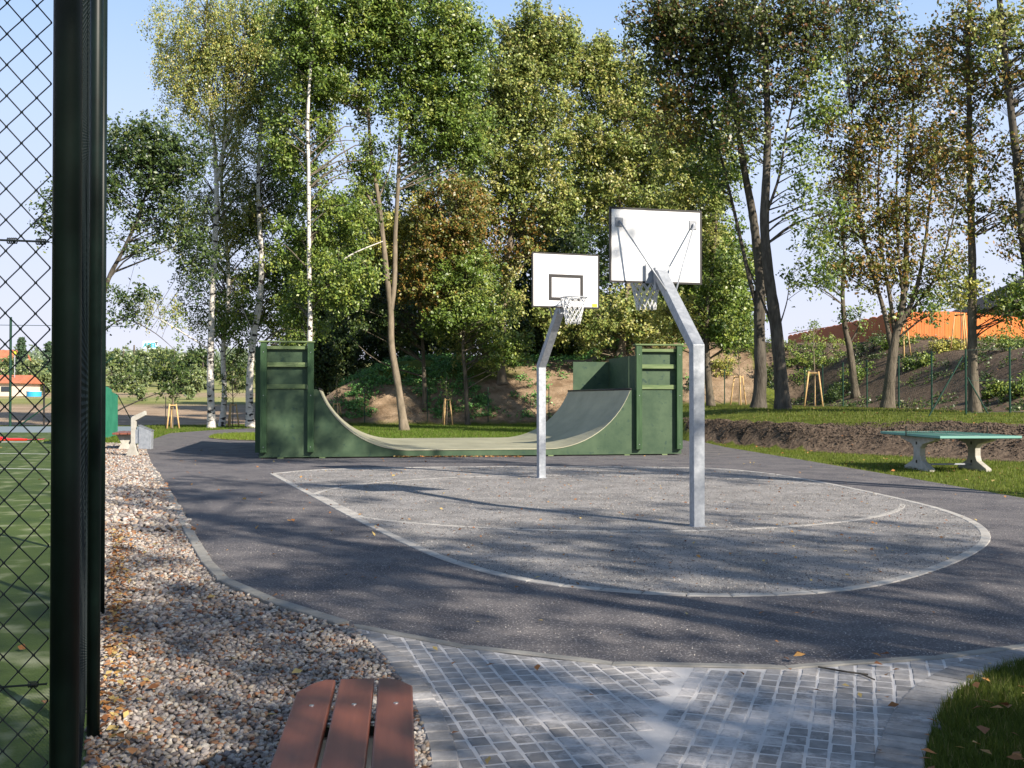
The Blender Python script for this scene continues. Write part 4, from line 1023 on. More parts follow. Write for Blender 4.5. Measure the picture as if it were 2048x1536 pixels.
cur = prof[1:-1]
for k in range(len(cur) - 1):
    (u0, z0), (u1, z1) = cur[k], cur[k + 1]
    mb.add([(u0, -.02, z0 + .012), (u1, -.02, z1 + .012), (u1, WD + .02, z1 + .012), (u0, WD + .02, z0 + .012), (u0, -.02, z0 - .01), (u1, -.02, z1 - .01), (u1, WD + .02, z1 - .01), (u0, WD + .02, z0 - .01)],
           [(0, 1, 2, 3), (7, 6, 5, 4), (0, 4, 5, 1), (3, 2, 6, 7)])
o = lbuild(mb, 'riding_surface', MT['ride'], ramp)
for u in (uL, uR):
    lbuild(MB().tube([(u, -.03, DK + .015), (u, WD + .03, DK + .015)], .028, 10), 'coping', MT['black'], ramp, smooth=True)
def deck(u0, u1, outer_u, sgn):
    nb = 9
    for k in range(nb):
        a = k * (WD - .08) / nb + .04
        lbuild(MB().box(u0 + .03, u1 - .03, a, a + (WD - .08) / nb - .012, DK - .03, DK + .012), 'deck_board', MT['gply'], ramp)
    # outer end wall in three plywood sheets, safety boards above deck height
    for k in range(3):
        a = k * WD / 3
        lbuild(MB().box(outer_u - .014, outer_u + .014, a + .034, a + WD / 3 - .006 - (.03 if k == 2 else 0), .045, TOPZ - .08), 'end_panel', MT['gply'], ramp)
    lbuild(MB().box(u0 + (.07 if sgn < 0 else .03), u1 - (.03 if sgn < 0 else .07), .055, .075, DK + .10, TOPZ - .13), 'safety_board', MT['gply'], ramp)
    if sgn > 0: lbuild(MB().box(u0 + .02, u1 - .02, WD - .075, WD - .055, DK + .05, TOPZ - .18), 'safety_board', MT['gply'], ramp)
    # uprights proud of the face, cross rails and cap
    for u in (u0 + .10 if sgn < 0 else u0 + .08, u1 - .08 if sgn < 0 else u1 - .08):
        for v0, v1 in ((-.135, -.005), (WD + .005, WD + .135)):
            lbuild(MB().box(u - .075, u + .075, v0, v1, .17, TOPZ - .005 if v0 < 1 else DK - .06), 'upright', MT['gpost'], ramp, bevel=.006)
    for zc in (DK + .07, DK + .60, TOPZ - .11):
        lbuild(MB().box(u0 + .18, u1 - .16, -.04, -.004, zc - .055, zc + .055 if zc < TOPZ - .2 else zc + .03), 'cross_rail', MT['grail'], ramp, bevel=.004)
    lbuild(MB().box(u0 - .02, u1 + .02, -.16, .12, TOPZ, TOPZ + .035), 'cap_board', MT['grail'], ramp)
    for k in range(3):
        v = .3 + k * (WD - .6) / 2
        s = outer_u + sgn * .02
        lbuild(MB().box(min(s, s + sgn * .10), max(s, s + sgn * .10), v - .06, v + .06, .15, TOPZ - .1), 'upright', MT['gpost'], ramp, bevel=.006)
deck(0, 1.30, 0.0, -1)
deck(LN - 1.24, LN, LN, 1)
for u in (.5, 1.5, 3.4, 5.3, 7.2, 9.2, 10.2):
    lbuild(MB().box(u - .07, u + .07, -.01, WD + .01, .0, .043), 'bearer', MT['grail'], ramp)
# bolt heads on the uprights
for u in (.10, 1.22, LN - 1.16, LN - .08):
    for z in (.3, 1.55, 2.6):
        lbuild(MB().tube([(u, -.135, z), (u, -.143, z)], .010, 8), 'bolt', MT['bolt'], ramp)

# ------------------------------------------------------------------ basketball hoops
def hoop(px_base, zoff, label, dirv, arm_h, off_b):
    bx, by = px_base
    ang = math.atan2(dirv[0], dirv[1])          # local +Y points towards the other hoop
    t = thing('basketball_hoop', label, 'basketball hoop', (bx, by, .02), 'galvanised basketball hoops facing each other', rotz=-ang)
    BH = 2.06; BY = 1.28; BZ = 2.93 + zoff
    lbuild(MB().box(-.085, .085, -.085, .085, -.02, .006), 'base_plate', MT['galv'], t)
    lbuild(MB().tube([(0, 0, 0), (0, 0, BH), (0, BY - .22, BZ + .05), (0, BY - .10, BZ + .10)], .066, 4, sq=True, up=(1, 0, 0)), 'pole', MT['galv'], t, bevel=.006)
    lbuild(MB().box(-.16, .16, BY - .10, BY - .075, BZ - .03, BZ + .22), 'mounting_plate', MT['galv'], t, bevel=.004)
    lbuild(MB().prism([(-.10, BZ - .12), (-.10, BZ + .16), (.02, BZ + .16), (.02, BZ - .12)], -.07, .07, M=lambda p: (p[2], BY - .14 + p[0] * .6, p[1])), 'gusset', MT['galv'], t)
    b = lbuild(MB().box(-.60, .60, BY - .05, BY - .025, BZ, BZ + .90), 'backboard', MT['white'], t)
    fr = MB(); e = .024
    fr.box(-.60 - e, .60 + e, BY - .054, BY - .021, BZ - e, BZ); fr.box(-.60 - e, .60 + e, BY - .054, BY - .021, BZ + .90, BZ + .90 + e)
    fr.box(-.60 - e, -.60, BY - .054, BY - .021, BZ, BZ + .9); fr.box(.60, .60 + e, BY - .054, BY - .021, BZ, BZ + .9)
    lbuild(fr, 'board_edging', MT['black'], b)
    sq = MB(); y0, y1 = BY - .025, BY - .0215; w = .055
    for (x0, x1, z0, z1) in ((-.32, .32, .50, .50 + w), (-.32, -.32 + w, .10, .50), (.32 - w, .32, .10, .50), (-.32 + w, .32 - w, .10, .10 + w)):
        sq.box(x0, x1, y0, y1, BZ + z0, BZ + z1)
    lbuild(sq, 'target_square', MT['black'], b)
    lbuild(MB().box(-.585, -.49, y0, y1, BZ + .005, BZ + .06), 'sticker', MT['yellow'], b)
    lbuild(MB().box(.02, .06, y0, y1 + .002, BZ + .04, BZ + .08), 'sticker', MT['yellow'], b)
    for s in (-1, 1):
        st = lbuild(MB().tube([(s * .50, BY - .09, BZ + .735), (s * .045, BY - .55, BZ - .20)], .011, 8), 'stay_rod', MT['galv'], t, smooth=True)
        lbuild(MB().box(s * .50 - .05, s * .50 + .05, BY - .064, BY - .051, BZ + .68, BZ + .79), 'bracket', MT['steel'], b)
        lbuild(MB().box(s * .50 - .010, s * .50 + .010, BY - .10, BY - .065, BZ + .72, BZ + .75), 'lug', MT['galv'], st)
    # ring and net
    RZ = BZ + .12; rr = .225; cy = BY + .12 + rr
    rim = lbuild(MB().tube([(rr * cos(a), cy + rr * sin(a), RZ) for a in np.linspace(0, 2 * pi, 33)], .010, 8, cap=False), 'rim', MT['galv'], t, smooth=True)
    mb = MB(); mb.box(-.09, .09, BY - .024, BY - .01, RZ - .10, RZ + .02); mb.tube([(-.06, BY - .01, RZ), (-.10, cy - rr * .9, RZ)], .009, 6); mb.tube([(.06, BY - .01, RZ), (.10, cy - rr * .9, RZ)], .009, 6)
    lbuild(mb, 'rim_bracket', MT['galv'], rim)
    nt = MB(); nstr = 12; rows = 6; H = .42
    def npnt(k, lv):
        a = 2 * pi * (k + .5 * (lv % 2)) / nstr; f = lv / rows
        r_ = rr * (1 - .50 * f ** .8 + .05 * f ** 3) + random.uniform(-.006, .006)
        return (r_ * cos(a) + .02 * f, cy + r_ * sin(a), RZ - H * f + random.uniform(-.006, .006))
    PT = [[npnt(k, lv) for k in range(nstr)] for lv in range(rows + 1)]
    for lv in range(rows):
        for k in range(nstr):
            a = PT[lv][k]
            nb = ((k, (k - 1) % nstr) if lv % 2 == 0 else (k, (k + 1) % nstr))
            for q in nb: nt.tube([a, PT[lv + 1][q]], .0075, 4, cap=False)
    for k in range(nstr): nt.tube([PT[rows][k], tuple(np.array(PT[rows][k]) - np.array([0, 0, .03]))], .006, 4, cap=False)
    lbuild(nt, 'net', MT['netw'], rim)
    return t
pN = (2.13, 12.1); pF = (.54, 19.4)
dv_ = (pF[0] - pN[0] - .25, pF[1] - pN[1])
hoop(pN, .02, 'nearer basketball hoop seen from behind, its pole bending towards the ramp', dv_, 0, 0)
hoop(pF, .13, 'farther basketball hoop whose board with black square faces the camera', (-dv_[0] + .6, -dv_[1]), 0, 0)

# ------------------------------------------------------------------ table tennis table
tt = thing('table_tennis_table', 'concrete outdoor table tennis table with green top on the grass', 'table', (9.0, 21.75, tz(9, 21.75)), rotz=radians(3))
for k, (y0, y1) in enumerate(((-1.42, -.004), (.004, 1.42))):
    hp = lbuild(MB().box(-.80, .80, y0, y1, .70, .755), 'table_top', MT['ttop'], tt, bevel=.006)
    mb = MB(); ye = y0 - .012 if k == 0 else y1 + .012
    mb.box(-.812, -.8, y0, y1, .712, .757); mb.box(.8, .812, y0, y1, .712, .757); mb.box(-.812, .812, min(ye, y0 if k == 0 else y1), max(ye, y0 if k == 0 else y1), .712, .757)
    lbuild(mb, 'edge_trim', MT['tedge'], hp)
    mb = MB(); mb.box(-.01, .01, y0 + .02, y1 - .02, .755, .7565); lbuild(mb, 'centre_line', MT['line'], hp)
mb = MB(); mb.box(-.86, .86, -.004, .004, .885, .893); mb.box(-.86, .86, -.004, .004, .775, .783)
for q in range(44): mb.box(-.86 + q * .04 - .002, -.86 + q * .04 + .002, -.002, .002, .783, .89)
tag(lbuild(mb, 'net', MT['green_metal'], tt), kind='stuff')
for q in (-.86, .86): lbuild(MB().box(q - .01, q + .01, -.01, .01, .70, .91), 'net_post', MT['green_metal'], tt)
prof_leg = [(-.46, 0), (.46, 0), (.46, .06), (.16, .20), (.12, .30), (.12, .46), (.20, .54), (.62, .64), (.62, .70), (-.62, .70), (-.62, .64), (-.20, .54), (-.12, .46), (-.12, .30), (-.16, .20), (-.46, .06)]
for s in (-1, 1):
    lg = lbuild(MB().prism([(a * 1.3, b) for a, b in prof_leg], -.06, .06, M=lambda p, s=s: (s * .58 + p[2], p[0], p[1])), 'leg', MT['concrete'], tt, bevel=.012)
    mb = MB()
    for z in (.18, .56): mb.box(s * .58 - .066, s * .58 - .058, -.03, .03, z - .03, z + .03)
    lbuild(mb, 'recess_shade_pad', MT['black'], lg)  # raised black pads: the shade inside the bolt holes put in as colour
lbuild(MB().tube([(-.52, 0, .12), (.52, 0, .12)], .02, 6), 'tie_bar', MT['galv'], tt)

# ------------------------------------------------------------------ near bench
bn = thing('bench', 'brown planked backless bench on the gravel at the bottom of the picture', 'bench', (-.485, 3.03, 0), rotz=radians(5.9))
BL0, BL1 = -1.0, .90
def plank(x0, x1, ca, cb):
    p = [(x0, BL0), (x1, BL0)]
    p += [(x1, BL1 - cb)] + ([(x1 - .35 * (x1 - x0), BL1 - cb * .35), (x1 - .7 * (x1 - x0), BL1 - .005)] if cb > ca else [])
    p += [(x0 + .7 * (x1 - x0), BL1 - .005), (x0 + .35 * (x1 - x0), BL1 - ca * .35)] if ca > cb else []
    p += [(x0, BL1 - ca)]
    return p
# widths .125 with gaps .016
for k, (x0, x1, ca, cb) in enumerate(((-.205, -.078, .16, .01), (-.062, .064, .004, .004), (.080, .205, .01, .12))):
    pl = lbuild(MB().prism(plank(x0, x1, ca, cb), .415, .455), 'seat_plank', MT['plank'], bn, bevel=.006)
    mb = MB()
    for y in (.56, -.26, -.7): mb.tube([((x0 + x1) / 2 + .004, y, .454), ((x0 + x1) / 2 + .004, y, .4575)], .0085, 10)
    lbuild(mb, 'bolt_heads', MT['bolt'], pl)
for y in (.50, -.72):
    ft = lbuild(MB().prism([(-.17, 0), (.17, 0), (.10, .20), (.17, .375), (-.17, .375), (-.10, .20)], -.05, .05, M=lambda p, y=y: (p[0], y + p[2], p[1])), 'leg', MT['concrete'], bn, bevel=.01)
    lbuild(MB().box(-.20, .20, y - .03, y + .03, .376, .414), 'cross_bearer', MT['green_metal'], bn)
mb = MB()
for x in (-.07, .072): mb.tube([(x, .46, .414), (x, .46, .424)], .010, 10)
lbuild(mb, 'bolt_heads', MT['bolt'], bn)

# far bench and the litter bin on its bent post
fb = thing('bench', 'small brown bench with concrete legs beyond the litter bin', 'bench', (-11.1, 30.3, 0), rotz=radians(14))
for k in range(3):
    lbuild(MB().box(-.30 + k * .205, -.11 + k * .205, -.9, .9, .46, .51), 'seat_plank', MT['plank'], fb, bevel=.006)
for y in (-.6, .6):
    lbuild(MB().prism([(-.2, 0), (.2, 0), (.10, .2), (.22, .455), (-.22, .455), (-.08, .2)], -.06, .06, M=lambda p, y=y: (p[0], y + p[2], p[1])), 'leg', MT['concrete'], fb, bevel=.01)
lb = thing('litter_bin', 'grey metal litter bin hung on a bent concrete post', 'litter bin', (-9.47, 26.3, 0), rotz=radians(-3))
lbuild(MB().prism([(-.22, -.05), (.16, -.05), (.06, .30), (.06, .92), (.32, 1.06), (.30, 1.17), (-.03, 1.02), (-.055, .98), (-.055, .35), (-.13, .16)], -.055, .055, M=lambda p: (p[0], p[2], p[1])), 'post', MT['concrete'], lb, bevel=.01)
bb = lbuild(MB().prism([(.15, .22), (.47, .21), (.48, .67), (.16, .80)], -.08, .08, M=lambda p: (p[0], p[2], p[1])), 'bin_body', MT['galv'], lb, bevel=.008)
lbuild(MB().prism([(.145, .805), (.495, .665), (.495, .68), (.145, .82)], -.09, .09, M=lambda p: (p[0], p[2], p[1])), 'rim', MT['bolt'], bb)
lbuild(MB().box(.06, .16, -.05, .05, .35, .70), 'bracket', MT['galv'], lb)

# ------------------------------------------------------------------ high ball fence, near left
bf = thing('ball_fence', 'tall dark green chain link ball fence along the left edge', 'fence', (-.94, 2.2, 0))
C0 = np.array([-.932, 2.2]); 
posts = [(-.934, 2.2, .0290, 6.0), (-.865, 2.33, .012, 6.0), (-1.835, 4.62, .0275, 6.0), (-2.815, 7.2, .0275, 5.2), (-3.80, 9.7, .029, 4.52)]
for (x, y, r, h) in posts:
    if r < .02: continue
    po = MB().tube([(x, y, -.1), (x, y, h)], r, 20).build('post', MT['green_metal'], bf, smooth=True)
    MB().tube([(x, y, h), (x, y, h + .02)], r * 1.08, 20).build('post_cap', MT['green_metal'], po)
    if y < 3:
        mb = MB()
        z = .12
        while z < 3.2:
            tl = .012
            mb.tube([(x + (r + .0018) * cos(a), y + (r + .0018) * sin(a), z + tl * sin(a * 1 - .6)) for a in np.linspace(0, 2 * pi, 15)], .0014, 5, cap=False)
            z += .0605
        for z in (.9, 1.82):
            for q in range(7):
                mb.tube([(x + (r + .003) * cos(a), y + (r + .003) * sin(a), z + q * .006 + .001 * sin(3 * a)) for a in np.linspace(0, 2 * pi, 15)], .0016, 5, cap=False)
        mb.build('wire_windings', MT['green_wire'], po)
def chain(name, a, b, z0, z1, w=.053, h=.060, r=.0016, sides=4):
    a = np.array(a, float); b = np.array(b, float); L_ = np.linalg.norm(b - a); d = (b - a) / L_; nrm = np.array([-d[1], d[0]])
    n = int(L_ / w * 2); nz = int((z1 - z0) / h * 2)
    Vs = []; Fs = []; nv = 0
    hw = w / 2
    for i in range(n):
        kk = np.arange(nz + 1)
        u = np.where((kk + i) % 2 == 0, i * hw - .0, (i + 1) * hw + .0)
        off = np.where((kk + i) % 2 == 0, -.0016, .0016)
        px = a[0] + d[0] * u + nrm[0] * off; py = a[1] + d[1] * u + nrm[1] * off; pz = z0 + kk * h / 2
        P = np.stack([px, py, pz], 1)
        # round the bends: short flat step at each knuckle
        A = P[:-1] + (P[1:] - P[:-1]) * .05; B = P[:-1] + (P[1:] - P[:-1]) * .95
        Q = np.stack([A, B], 1).reshape(-1, 3)
        ring = np.array([(d[0] * cos(t) * r + nrm[0] * sin(t) * r, d[1] * cos(t) * r + nrm[1] * sin(t) * r, 0) for t in np.linspace(0, 2 * pi, sides, endpoint=False)])
        # tilt offset vertically so the tube keeps its width on the slanted runs
        VV = (Q[:, None, :] + ring[None]).reshape(-1, 3)
        m_ = len(Q); idx = nv + np.arange(m_ * sides).reshape(m_, sides)
        f = np.stack([idx[:-1], np.roll(idx[:-1], -1, 1), np.roll(idx[1:], -1, 1), idx[1:]], -1).reshape(-1, 4)
        Vs.append(VV); Fs.append(f); nv += len(VV)
    return npmesh(name, np.concatenate(Vs), np.concatenate(Fs), MT['green_wire'])
me = chain('wire_mesh', (-.966, 2.195), (-2.9, 1.65), .03, 3.4, w=.0575, h=.0645, r=.0019)
o = link('wire_mesh', me, bf); o.location = -np.array(bf.location) ; o['kind'] = 'stuff'
me = chain('wire_mesh', (-.965, 2.24), (-3.81, 9.65), .03, 4.4, r=.0022, sides=3)
o = link('wire_mesh', me, bf); o.location = -np.array(bf.location); o['kind'] = 'stuff'
dirm = unit(np.array([-1.922, -.545]))
def mp_(s): return (-.966 + dirm[0] * s, 2.195 + dirm[1] * s)
for z in (.905, 1.825):
    a = mp_(0); b = mp_(1.9)
    MB().tube([(a[0], a[1] - .006, z), (b[0], b[1] - .006, z)], .0022, 6).build('tension_wire', MT['green_wire'], bf)
a = mp_(.105); b = mp_(.21)
MB().tube([(a[0], a[1] - .015, .897), (b[0], b[1] - .015, .895)], .0105, 8).build('wire_strainer', MT['green_metal'], bf)
mb = MB()
for z, s in ((1.825, .01), (1.825, .065), (.905, .02)):
    p = mp_(s)
    for q in range(5): mb.tube([(p[0] - .004 * q, p[1] - .004 + .006 * cos(t), z + .006 * sin(t)) for t in np.linspace(0, 2 * pi, 7)], .0014, 4, cap=False)
mb.build('tie_wires', MT['green_wire'], bf)
# strips of knotted screen netting rolled against the posts (speckled edge)
def ragged(x, y, ang, w, z0, z1, seed):
    r2 = random.Random(seed); mb = MB(); n = 60
    for k in range(n):
        za = z0 + (z1 - z0) * k / n; zb = z0 + (z1 - z0) * (k + 1) / n
        wa = w * (1 + .18 * sin(k * .9 + seed)); wb = w * (1 + .18 * sin((k + 1) * .9 + seed))
        c, s = cos(ang), sin(ang)
        mb.add([(x, y, za), (x + c * wa, y + s * wa, za), (x + c * wb, y + s * wb, zb), (x, y, zb)], [(0, 1, 2, 3)])
    return mb
# windscreened low fence beyond
lf = thing('windscreened_fence', 'low fence covered with bright green windscreen beyond the tall posts', 'fence', (-13.0, 32, 0))
fp = [(-13.0, 32, 2.15), (-13.6, 34.2, 2.12), (-14.4, 37, 2.03), (-14.85, 38.7, 1.85), (-15.4, 41.0, 1.60)]
for k, (a, b) in enumerate(zip(fp, fp[1:])):
    mb = MB(); n = 8
    for q in range(n):
        f0, f1 = q / n, (q + 1) / n
        def P_(f, top):
            x = a[0] + (b[0] - a[0]) * f; y = a[1] + (b[1] - a[1]) * f; o_ = .05 * sin(f * pi * 4)
            return (x + o_, y, (a[2] + (b[2] - a[2]) * f - .05 * sin(f * pi)) if top else .04)
        v = [P_(f0, 0), P_(f1, 0), P_(f1, 1), P_(f0, 1)]; v2 = [(x + .012, y, z) for x, y, z in v]
        mb.add(v + v2, [(0, 1, 2, 3), (7, 6, 5, 4), (3, 2, 6, 7), (0, 4, 5, 1)])
    mb.build('windscreen_panel', MT['screen'], lf)
for x, y, h in fp:
    MB().tube([(x - .05, y, -.1), (x - .05, y, h + .05)], .025, 8).build('post', MT['green_metal'], lf)
MB().tube([(-15.4, 41.0, 1.6), (-14.75, 41.6, .0)], .022, 6).build('brace', MT['green_metal'], lf)

# the end fence of the turf field
ef = thing('end_fence', 'green steel end fence across the far end of the turf field', 'fence', (-21.5, 45, 0))
MB().tube([(-21.5, 45, 0), (-21.5, 45, 4.95)], .055, 8).build('post', MT['green_post'], ef)
MB().tube([(-30.5, 45, 0), (-30.5, 45, 4.95)], .055, 8).build('post', MT['green_post'], ef)
MB().tube([(-21.3, 45, .15), (-17.2, 45.2, 3.2)], .03, 6).build('brace', MT['green_post'], ef)
MB().tube([(-31, 45, 4.7), (-16.4, 45, 4.55)], .012, 4).build('top_wire', MT['green_post'], ef)
MB().box(-34, -15.9, 44.9, 45.02, .0, .26).build('kick_board', MT['bluegrey'], ef)
MB().tube([(-20.5, 46, 0), (-20.5, 46, 2.1)], .04, 6).build('post', MT['black'], ef)
rt = thing('red_tarpaulin', 'red plastic cover lying on the turf field', 'cover', (-17.6, 36.4, .01))
mb = MB(); vs = []; nu, nv_ = 10, 6
for a in range(nu + 1):
    for b in range(nv_ + 1):
        u = a / nu; v = b / nv_
        vs.append((-20.5 + 3.9 * u, 36.6 + .9 * v, .02 + .42 * max(0, 1 - u * 1.15) * sin(pi * min(1, v + .15)) + .03 * sin(a * 2.1 + b)))
mb.add(vs, [(a * (nv_ + 1) + b, (a + 1) * (nv_ + 1) + b, (a + 1) * (nv_ + 1) + b + 1, a * (nv_ + 1) + b + 1) for a in range(nu) for b in range(nv_)])
mb.build('cover_sheet', MT['red'], rt, smooth=True)
MB().box(-20.5, -16.9, 36.5, 36.62, .01, .07).build('weighted_hem', MT['red'], rt)

# ------------------------------------------------------------------ staked saplings
def sapling(x, y, hs, ht, spread, pal, label, seed, ringsoil=True, crown=.45, n=14, ang=0, leaf=.09):
    z = tz(x, y); r2 = random.Random(seed)
    t = thing('staked_sapling', label, 'sapling', (x, y, z), 'young staked trees')
    tops = []
    for k in range(3):
        a = ang + k * 2 * pi / 3
        zb = tz(x + cos(a) * spread, y + sin(a) * spread)
        p0 = (x + cos(a) * spread, y + sin(a) * spread, zb - .1); p1 = (x + cos(a) * spread * .5, y + sin(a) * spread * .5, z + hs)
        MB().tube([p0, p1], [.038, .034], 8).build('stake', MT['stake'], t, smooth=True); tops.append(p1)
    for k in range(3):
        a, b = tops[k], tops[(k + 1) % 3]
        MB().tube([(a[0], a[1], a[2] - .07), (b[0], b[1], b[2] - .07)], .028, 6).build('cross_piece', MT['stake'], t)
    MB().tube(spline3([(x, y, z - .1), (x + .03, y, z + ht * .4), (x - .02, y, z + ht * .75), (x + .02, y, z + ht)], 4), [.03, .03, .028, .027, .026, .024, .022, .02, .018, .015, .012, .009, .006], 6).build('trunk', MT['bark_tan'], t, smooth=True)
    if ringsoil:
        mb = MB(); m_ = 24
        vs = [(x + .02, y, z + .07)] + [(x + cos(q * 2 * pi / m_) * (spread * .75), y + sin(q * 2 * pi / m_) * spread * .75, z + .06 + r2.uniform(-.01, .02)) for q in range(m_)] + [(x + cos(q * 2 * pi / m_) * (spread + r2.uniform(.1, .3)), y + sin(q * 2 * pi / m_) * (spread + r2.uniform(.1, .3)), z - .03) for q in range(m_)]
        fs = [(0, 1 + q, 1 + (q + 1) % m_) for q in range(m_)] + [(1 + q, 1 + m_ + q, 1 + m_ + (q + 1) % m_, 1 + (q + 1) % m_) for q in range(m_)]
        mb.add(vs, fs).build('soil_mound', MT['soil'], t)
    c0 = z + hs * 1.05
    cs = np.array([(x + r2.gauss(0, crown * .5), y + r2.gauss(0, crown * .5), r2.uniform(c0, z + ht)) for _ in range(n)])
    mb = MB()
    for c in cs: mb.tube([(x, y, max(c0 - .1, c[2] - .35)), tuple(c)], [.012, .005], 4, cap=False)
    tag(mb.build('branches', MT['bark_tan'], t), kind='stuff')
    P, L_, W_, nr, dv, C = leafcloud(cs, 30, .28, leaf, PAL[pal], seed=seed)
    link('crown', leafmesh('crown', P - np.array(t.location), L_, W_, nr, dv, C, MT['leaf']), t)
x, y = g(345, 859); sapling(x, y, 1.2, 3.5, .34, 'dark', 'staked sapling nearest the litter bin, at the edge of the ploughed field', 301, crown=.6, n=26, leaf=.13)
MB_p = thing('marker_post', 'thin dark post beside the leftmost staked sapling', 'post', (x - .25, y - .2, 0)); MB().tube([(x - .25, y - .2, -.1), (x - .25, y - .2, 1.55)], .02, 6).build('post_shaft', MT['black'], MB_p)
x, y = g(465, 855); sapling(x, y, 1.2, 3.1, .34, 'green', 'staked sapling between the second and third birch trunks', 302, crown=.8, n=16, ang=.4)
x, y = g(893, 852); sapling(x, y, 1.45, 2.6, .34, 'green', 'staked sapling in a dark soil ring on the lawn behind the ramp', 303, crown=.4, n=5, ang=.2)
x, y = g(674, 850); sapling(x, y, .95, 2.4, .34, 'dark', 'staked sapling just behind the curve of the left ramp', 304, crown=.4, n=8, ang=.9)
for (px, d, hs, ht, pal, lab, sd_, an) in ((1478, 53.5, 1.55, 3.4, 'green', 'staked sapling left of the two thick dark trunks', 305, .5), (1628, 47, 1.6, 3.9, 'green', 'staked sapling with bright stakes right of the two thick dark trunks', 306, 1.2),
                                           (1806, 52, 1.75, 3.2, 'autumn', 'staked sapling on the slope behind the rusty maple', 307, .3), (1922, 50, 1.75, 3.2, 'yellow', 'staked sapling on the slope left of the lime trunk', 308, .8)):
    X_ = (px - 1024) / FPX * d; sapling(X_, d, hs, ht, .48, pal, lab, sd_, crown=.6, n=12, ang=an, ringsoil=px < 1700)

# ------------------------------------------------------------------ green wire fence at the foot of the slope
wf = thing('wire_fence', 'thin green wire fence along the foot of the planted slope', 'fence', (13.4, 31, tz(13.4, 31)))
fl = [(24, 31.3), (21.4, 31.2), (18.0, 31.1), (14.7, 31.0), (13.4, 31.0), (13.75, 34.4), (14.0, 38), (14.2, 42), (14.25, 45.2), (14.35, 48.5), (14.5, 52), (14.7, 56.3), (11.5, 56.8), (8.5, 56.8), (5.3, 57), (2, 57), (-1.3, 57), (-4.6, 57), (-8, 57)]
FH = 1.95
for k, (x, y) in enumerate(fl):
    z = tz(x, y); MB().tube([(x, y, z - .1), (x, y, z + FH)], .030 if x > 10 else .024, 8).build('post', MT['green_post'], wf)
MB().tube([(13.35, 31.05, tz(13.4, 31) + 1.75), (12.3, 31.0, tz(12.3, 31))], .025, 6).build('brace', MT['green_post'], wf)
MB().tube([(13.45, 31.0, tz(13.4, 31) + 1.1), (14.05, 31.0, tz(14, 31))], .022, 6).build('brace', MT['green_post'], wf)
mb = MB()
for (a, b) in zip(fl, fl[1:]):
    L_ = math.dist(a, b); n = max(1, int(L_ / .11)); w = .0022
    for q in range(n):
        f = q / n; x = a[0] + (b[0] - a[0]) * f; y = a[1] + (b[1] - a[1]) * f; z = tz(x, y)
        for s in (1, -1):
            f2 = f + s * 1.2 / L_
            if 0 <= f2 <= 1 and q % 2 == 0:
                x2 = a[0] + (b[0] - a[0]) * f2; y2 = a[1] + (b[1] - a[1]) * f2
                mb.tube([(x, y, z + .03), (x2, y2, tz(x2, y2) + FH - .75 + .02)], w, 3, cap=False)
                x3 = x
                mb.tube([(x, y, z + FH - .05), (x2, y2, tz(x2, y2) + .75)], w, 3, cap=False)
    for zz in (.05, 1.0, FH - .04):
        mb.tube([(a[0], a[1], tz(*a) + zz), (b[0], b[1], tz(*b) + zz)], .004, 3, cap=False)
tag(mb.build('wire_mesh', MT['green_post'], wf), kind='stuff')

# ------------------------------------------------------------------ orange board fence on top of the slope, house behind
of = thing('board_fence', 'bright orange stained board fence on top of the slope', 'fence', (22.0, 60, tz(22.0, 60)))
segs = [((24.2, 92), (22.0, 60.2), 6.9, 6.36), ((22.0, 60.2), (25.0, 60.6), 6.40, 6.5), ((25.0, 60.6), (34, 66), 6.5, 6.38)]
boards = []
for si, (a, b, h0, h1) in enumerate(segs):
    L_ = math.dist(a, b); n = int(L_ / .155)
    for q in range(n):
        f = (q + .5) / n; x = a[0] + (b[0] - a[0]) * f; y = a[1] + (b[1] - a[1]) * f
        bay = int(f * L_ / 2.0); top = h0 + (h1 - h0) * f
        if si == 0: top = 6.84 - .54 * (bay * 2.0 / L_) + .10 * sin(((f * L_) % 2.0) / 2.0 * pi)
        boards.append((x, y, top, math.atan2(b[1] - a[1], b[0] - a[0]), math.dist((x, y), (0, 0))))
boards.sort(key=lambda q: q[4])
mb = MB()
for k, (x, y, top, an, _) in enumerate(boards):
    zb = tz(x, y) - .1; w = .145 / 2; c, s = cos(an), sin(an); th_ = .011 + .004 * (k % 2)
    h = top - zb
    m1 = MB() if k < 300 else mb
    q = [(-w, 0), (w, 0), (w, h - .03), (0, h), (-w, h - .03)]
    m1.prism(q, -th_, th_, M=lambda p: (x + c * p[0] - s * p[2], y + s * p[0] + c * p[2], zb + p[1]))
    if k < 300: m1.build('board', MT['orange'], of)
if mb.f: tag(mb.build('boards', MT['orange'], of), kind='stuff')
rails = MB()
for (a, b, h0, h1) in segs:
    for dz in (.5, 1.5):
        rails.tube([(a[0] + (b[0] - a[0]) * f + .06, a[1] + (b[1] - a[1]) * f + .06, tz(a[0] + (b[0] - a[0]) * f, a[1] + (b[1] - a[1]) * f) + dz) for f in np.linspace(0, 1, 12)], .03, 4)
rails.build('rails', MT['orange'], of)
hs = thing('bungalow', 'house with a low dark roof behind the orange fence', 'house', (41, 76, tz(41, 76)))
zg = tz(41, 76)
MB().box(35, 49, 72, 82, zg - .3, zg + 2.7).build('wall', MT['render_wall'], hs)
mb = MB(); zr = zg + 2.7
v = [(33.8, 71, zr), (50, 71, zr), (50, 83, zr), (33.8, 83, zr), (38.5, 77, zr + 3.0), (45.5, 77, zr + 3.0)]
mb.add(v, [(0, 1, 5, 4), (1, 2, 5), (2, 3, 4, 5), (3, 0, 4), (3, 2, 1, 0)]).build('roof', MT['darkroof'], hs)
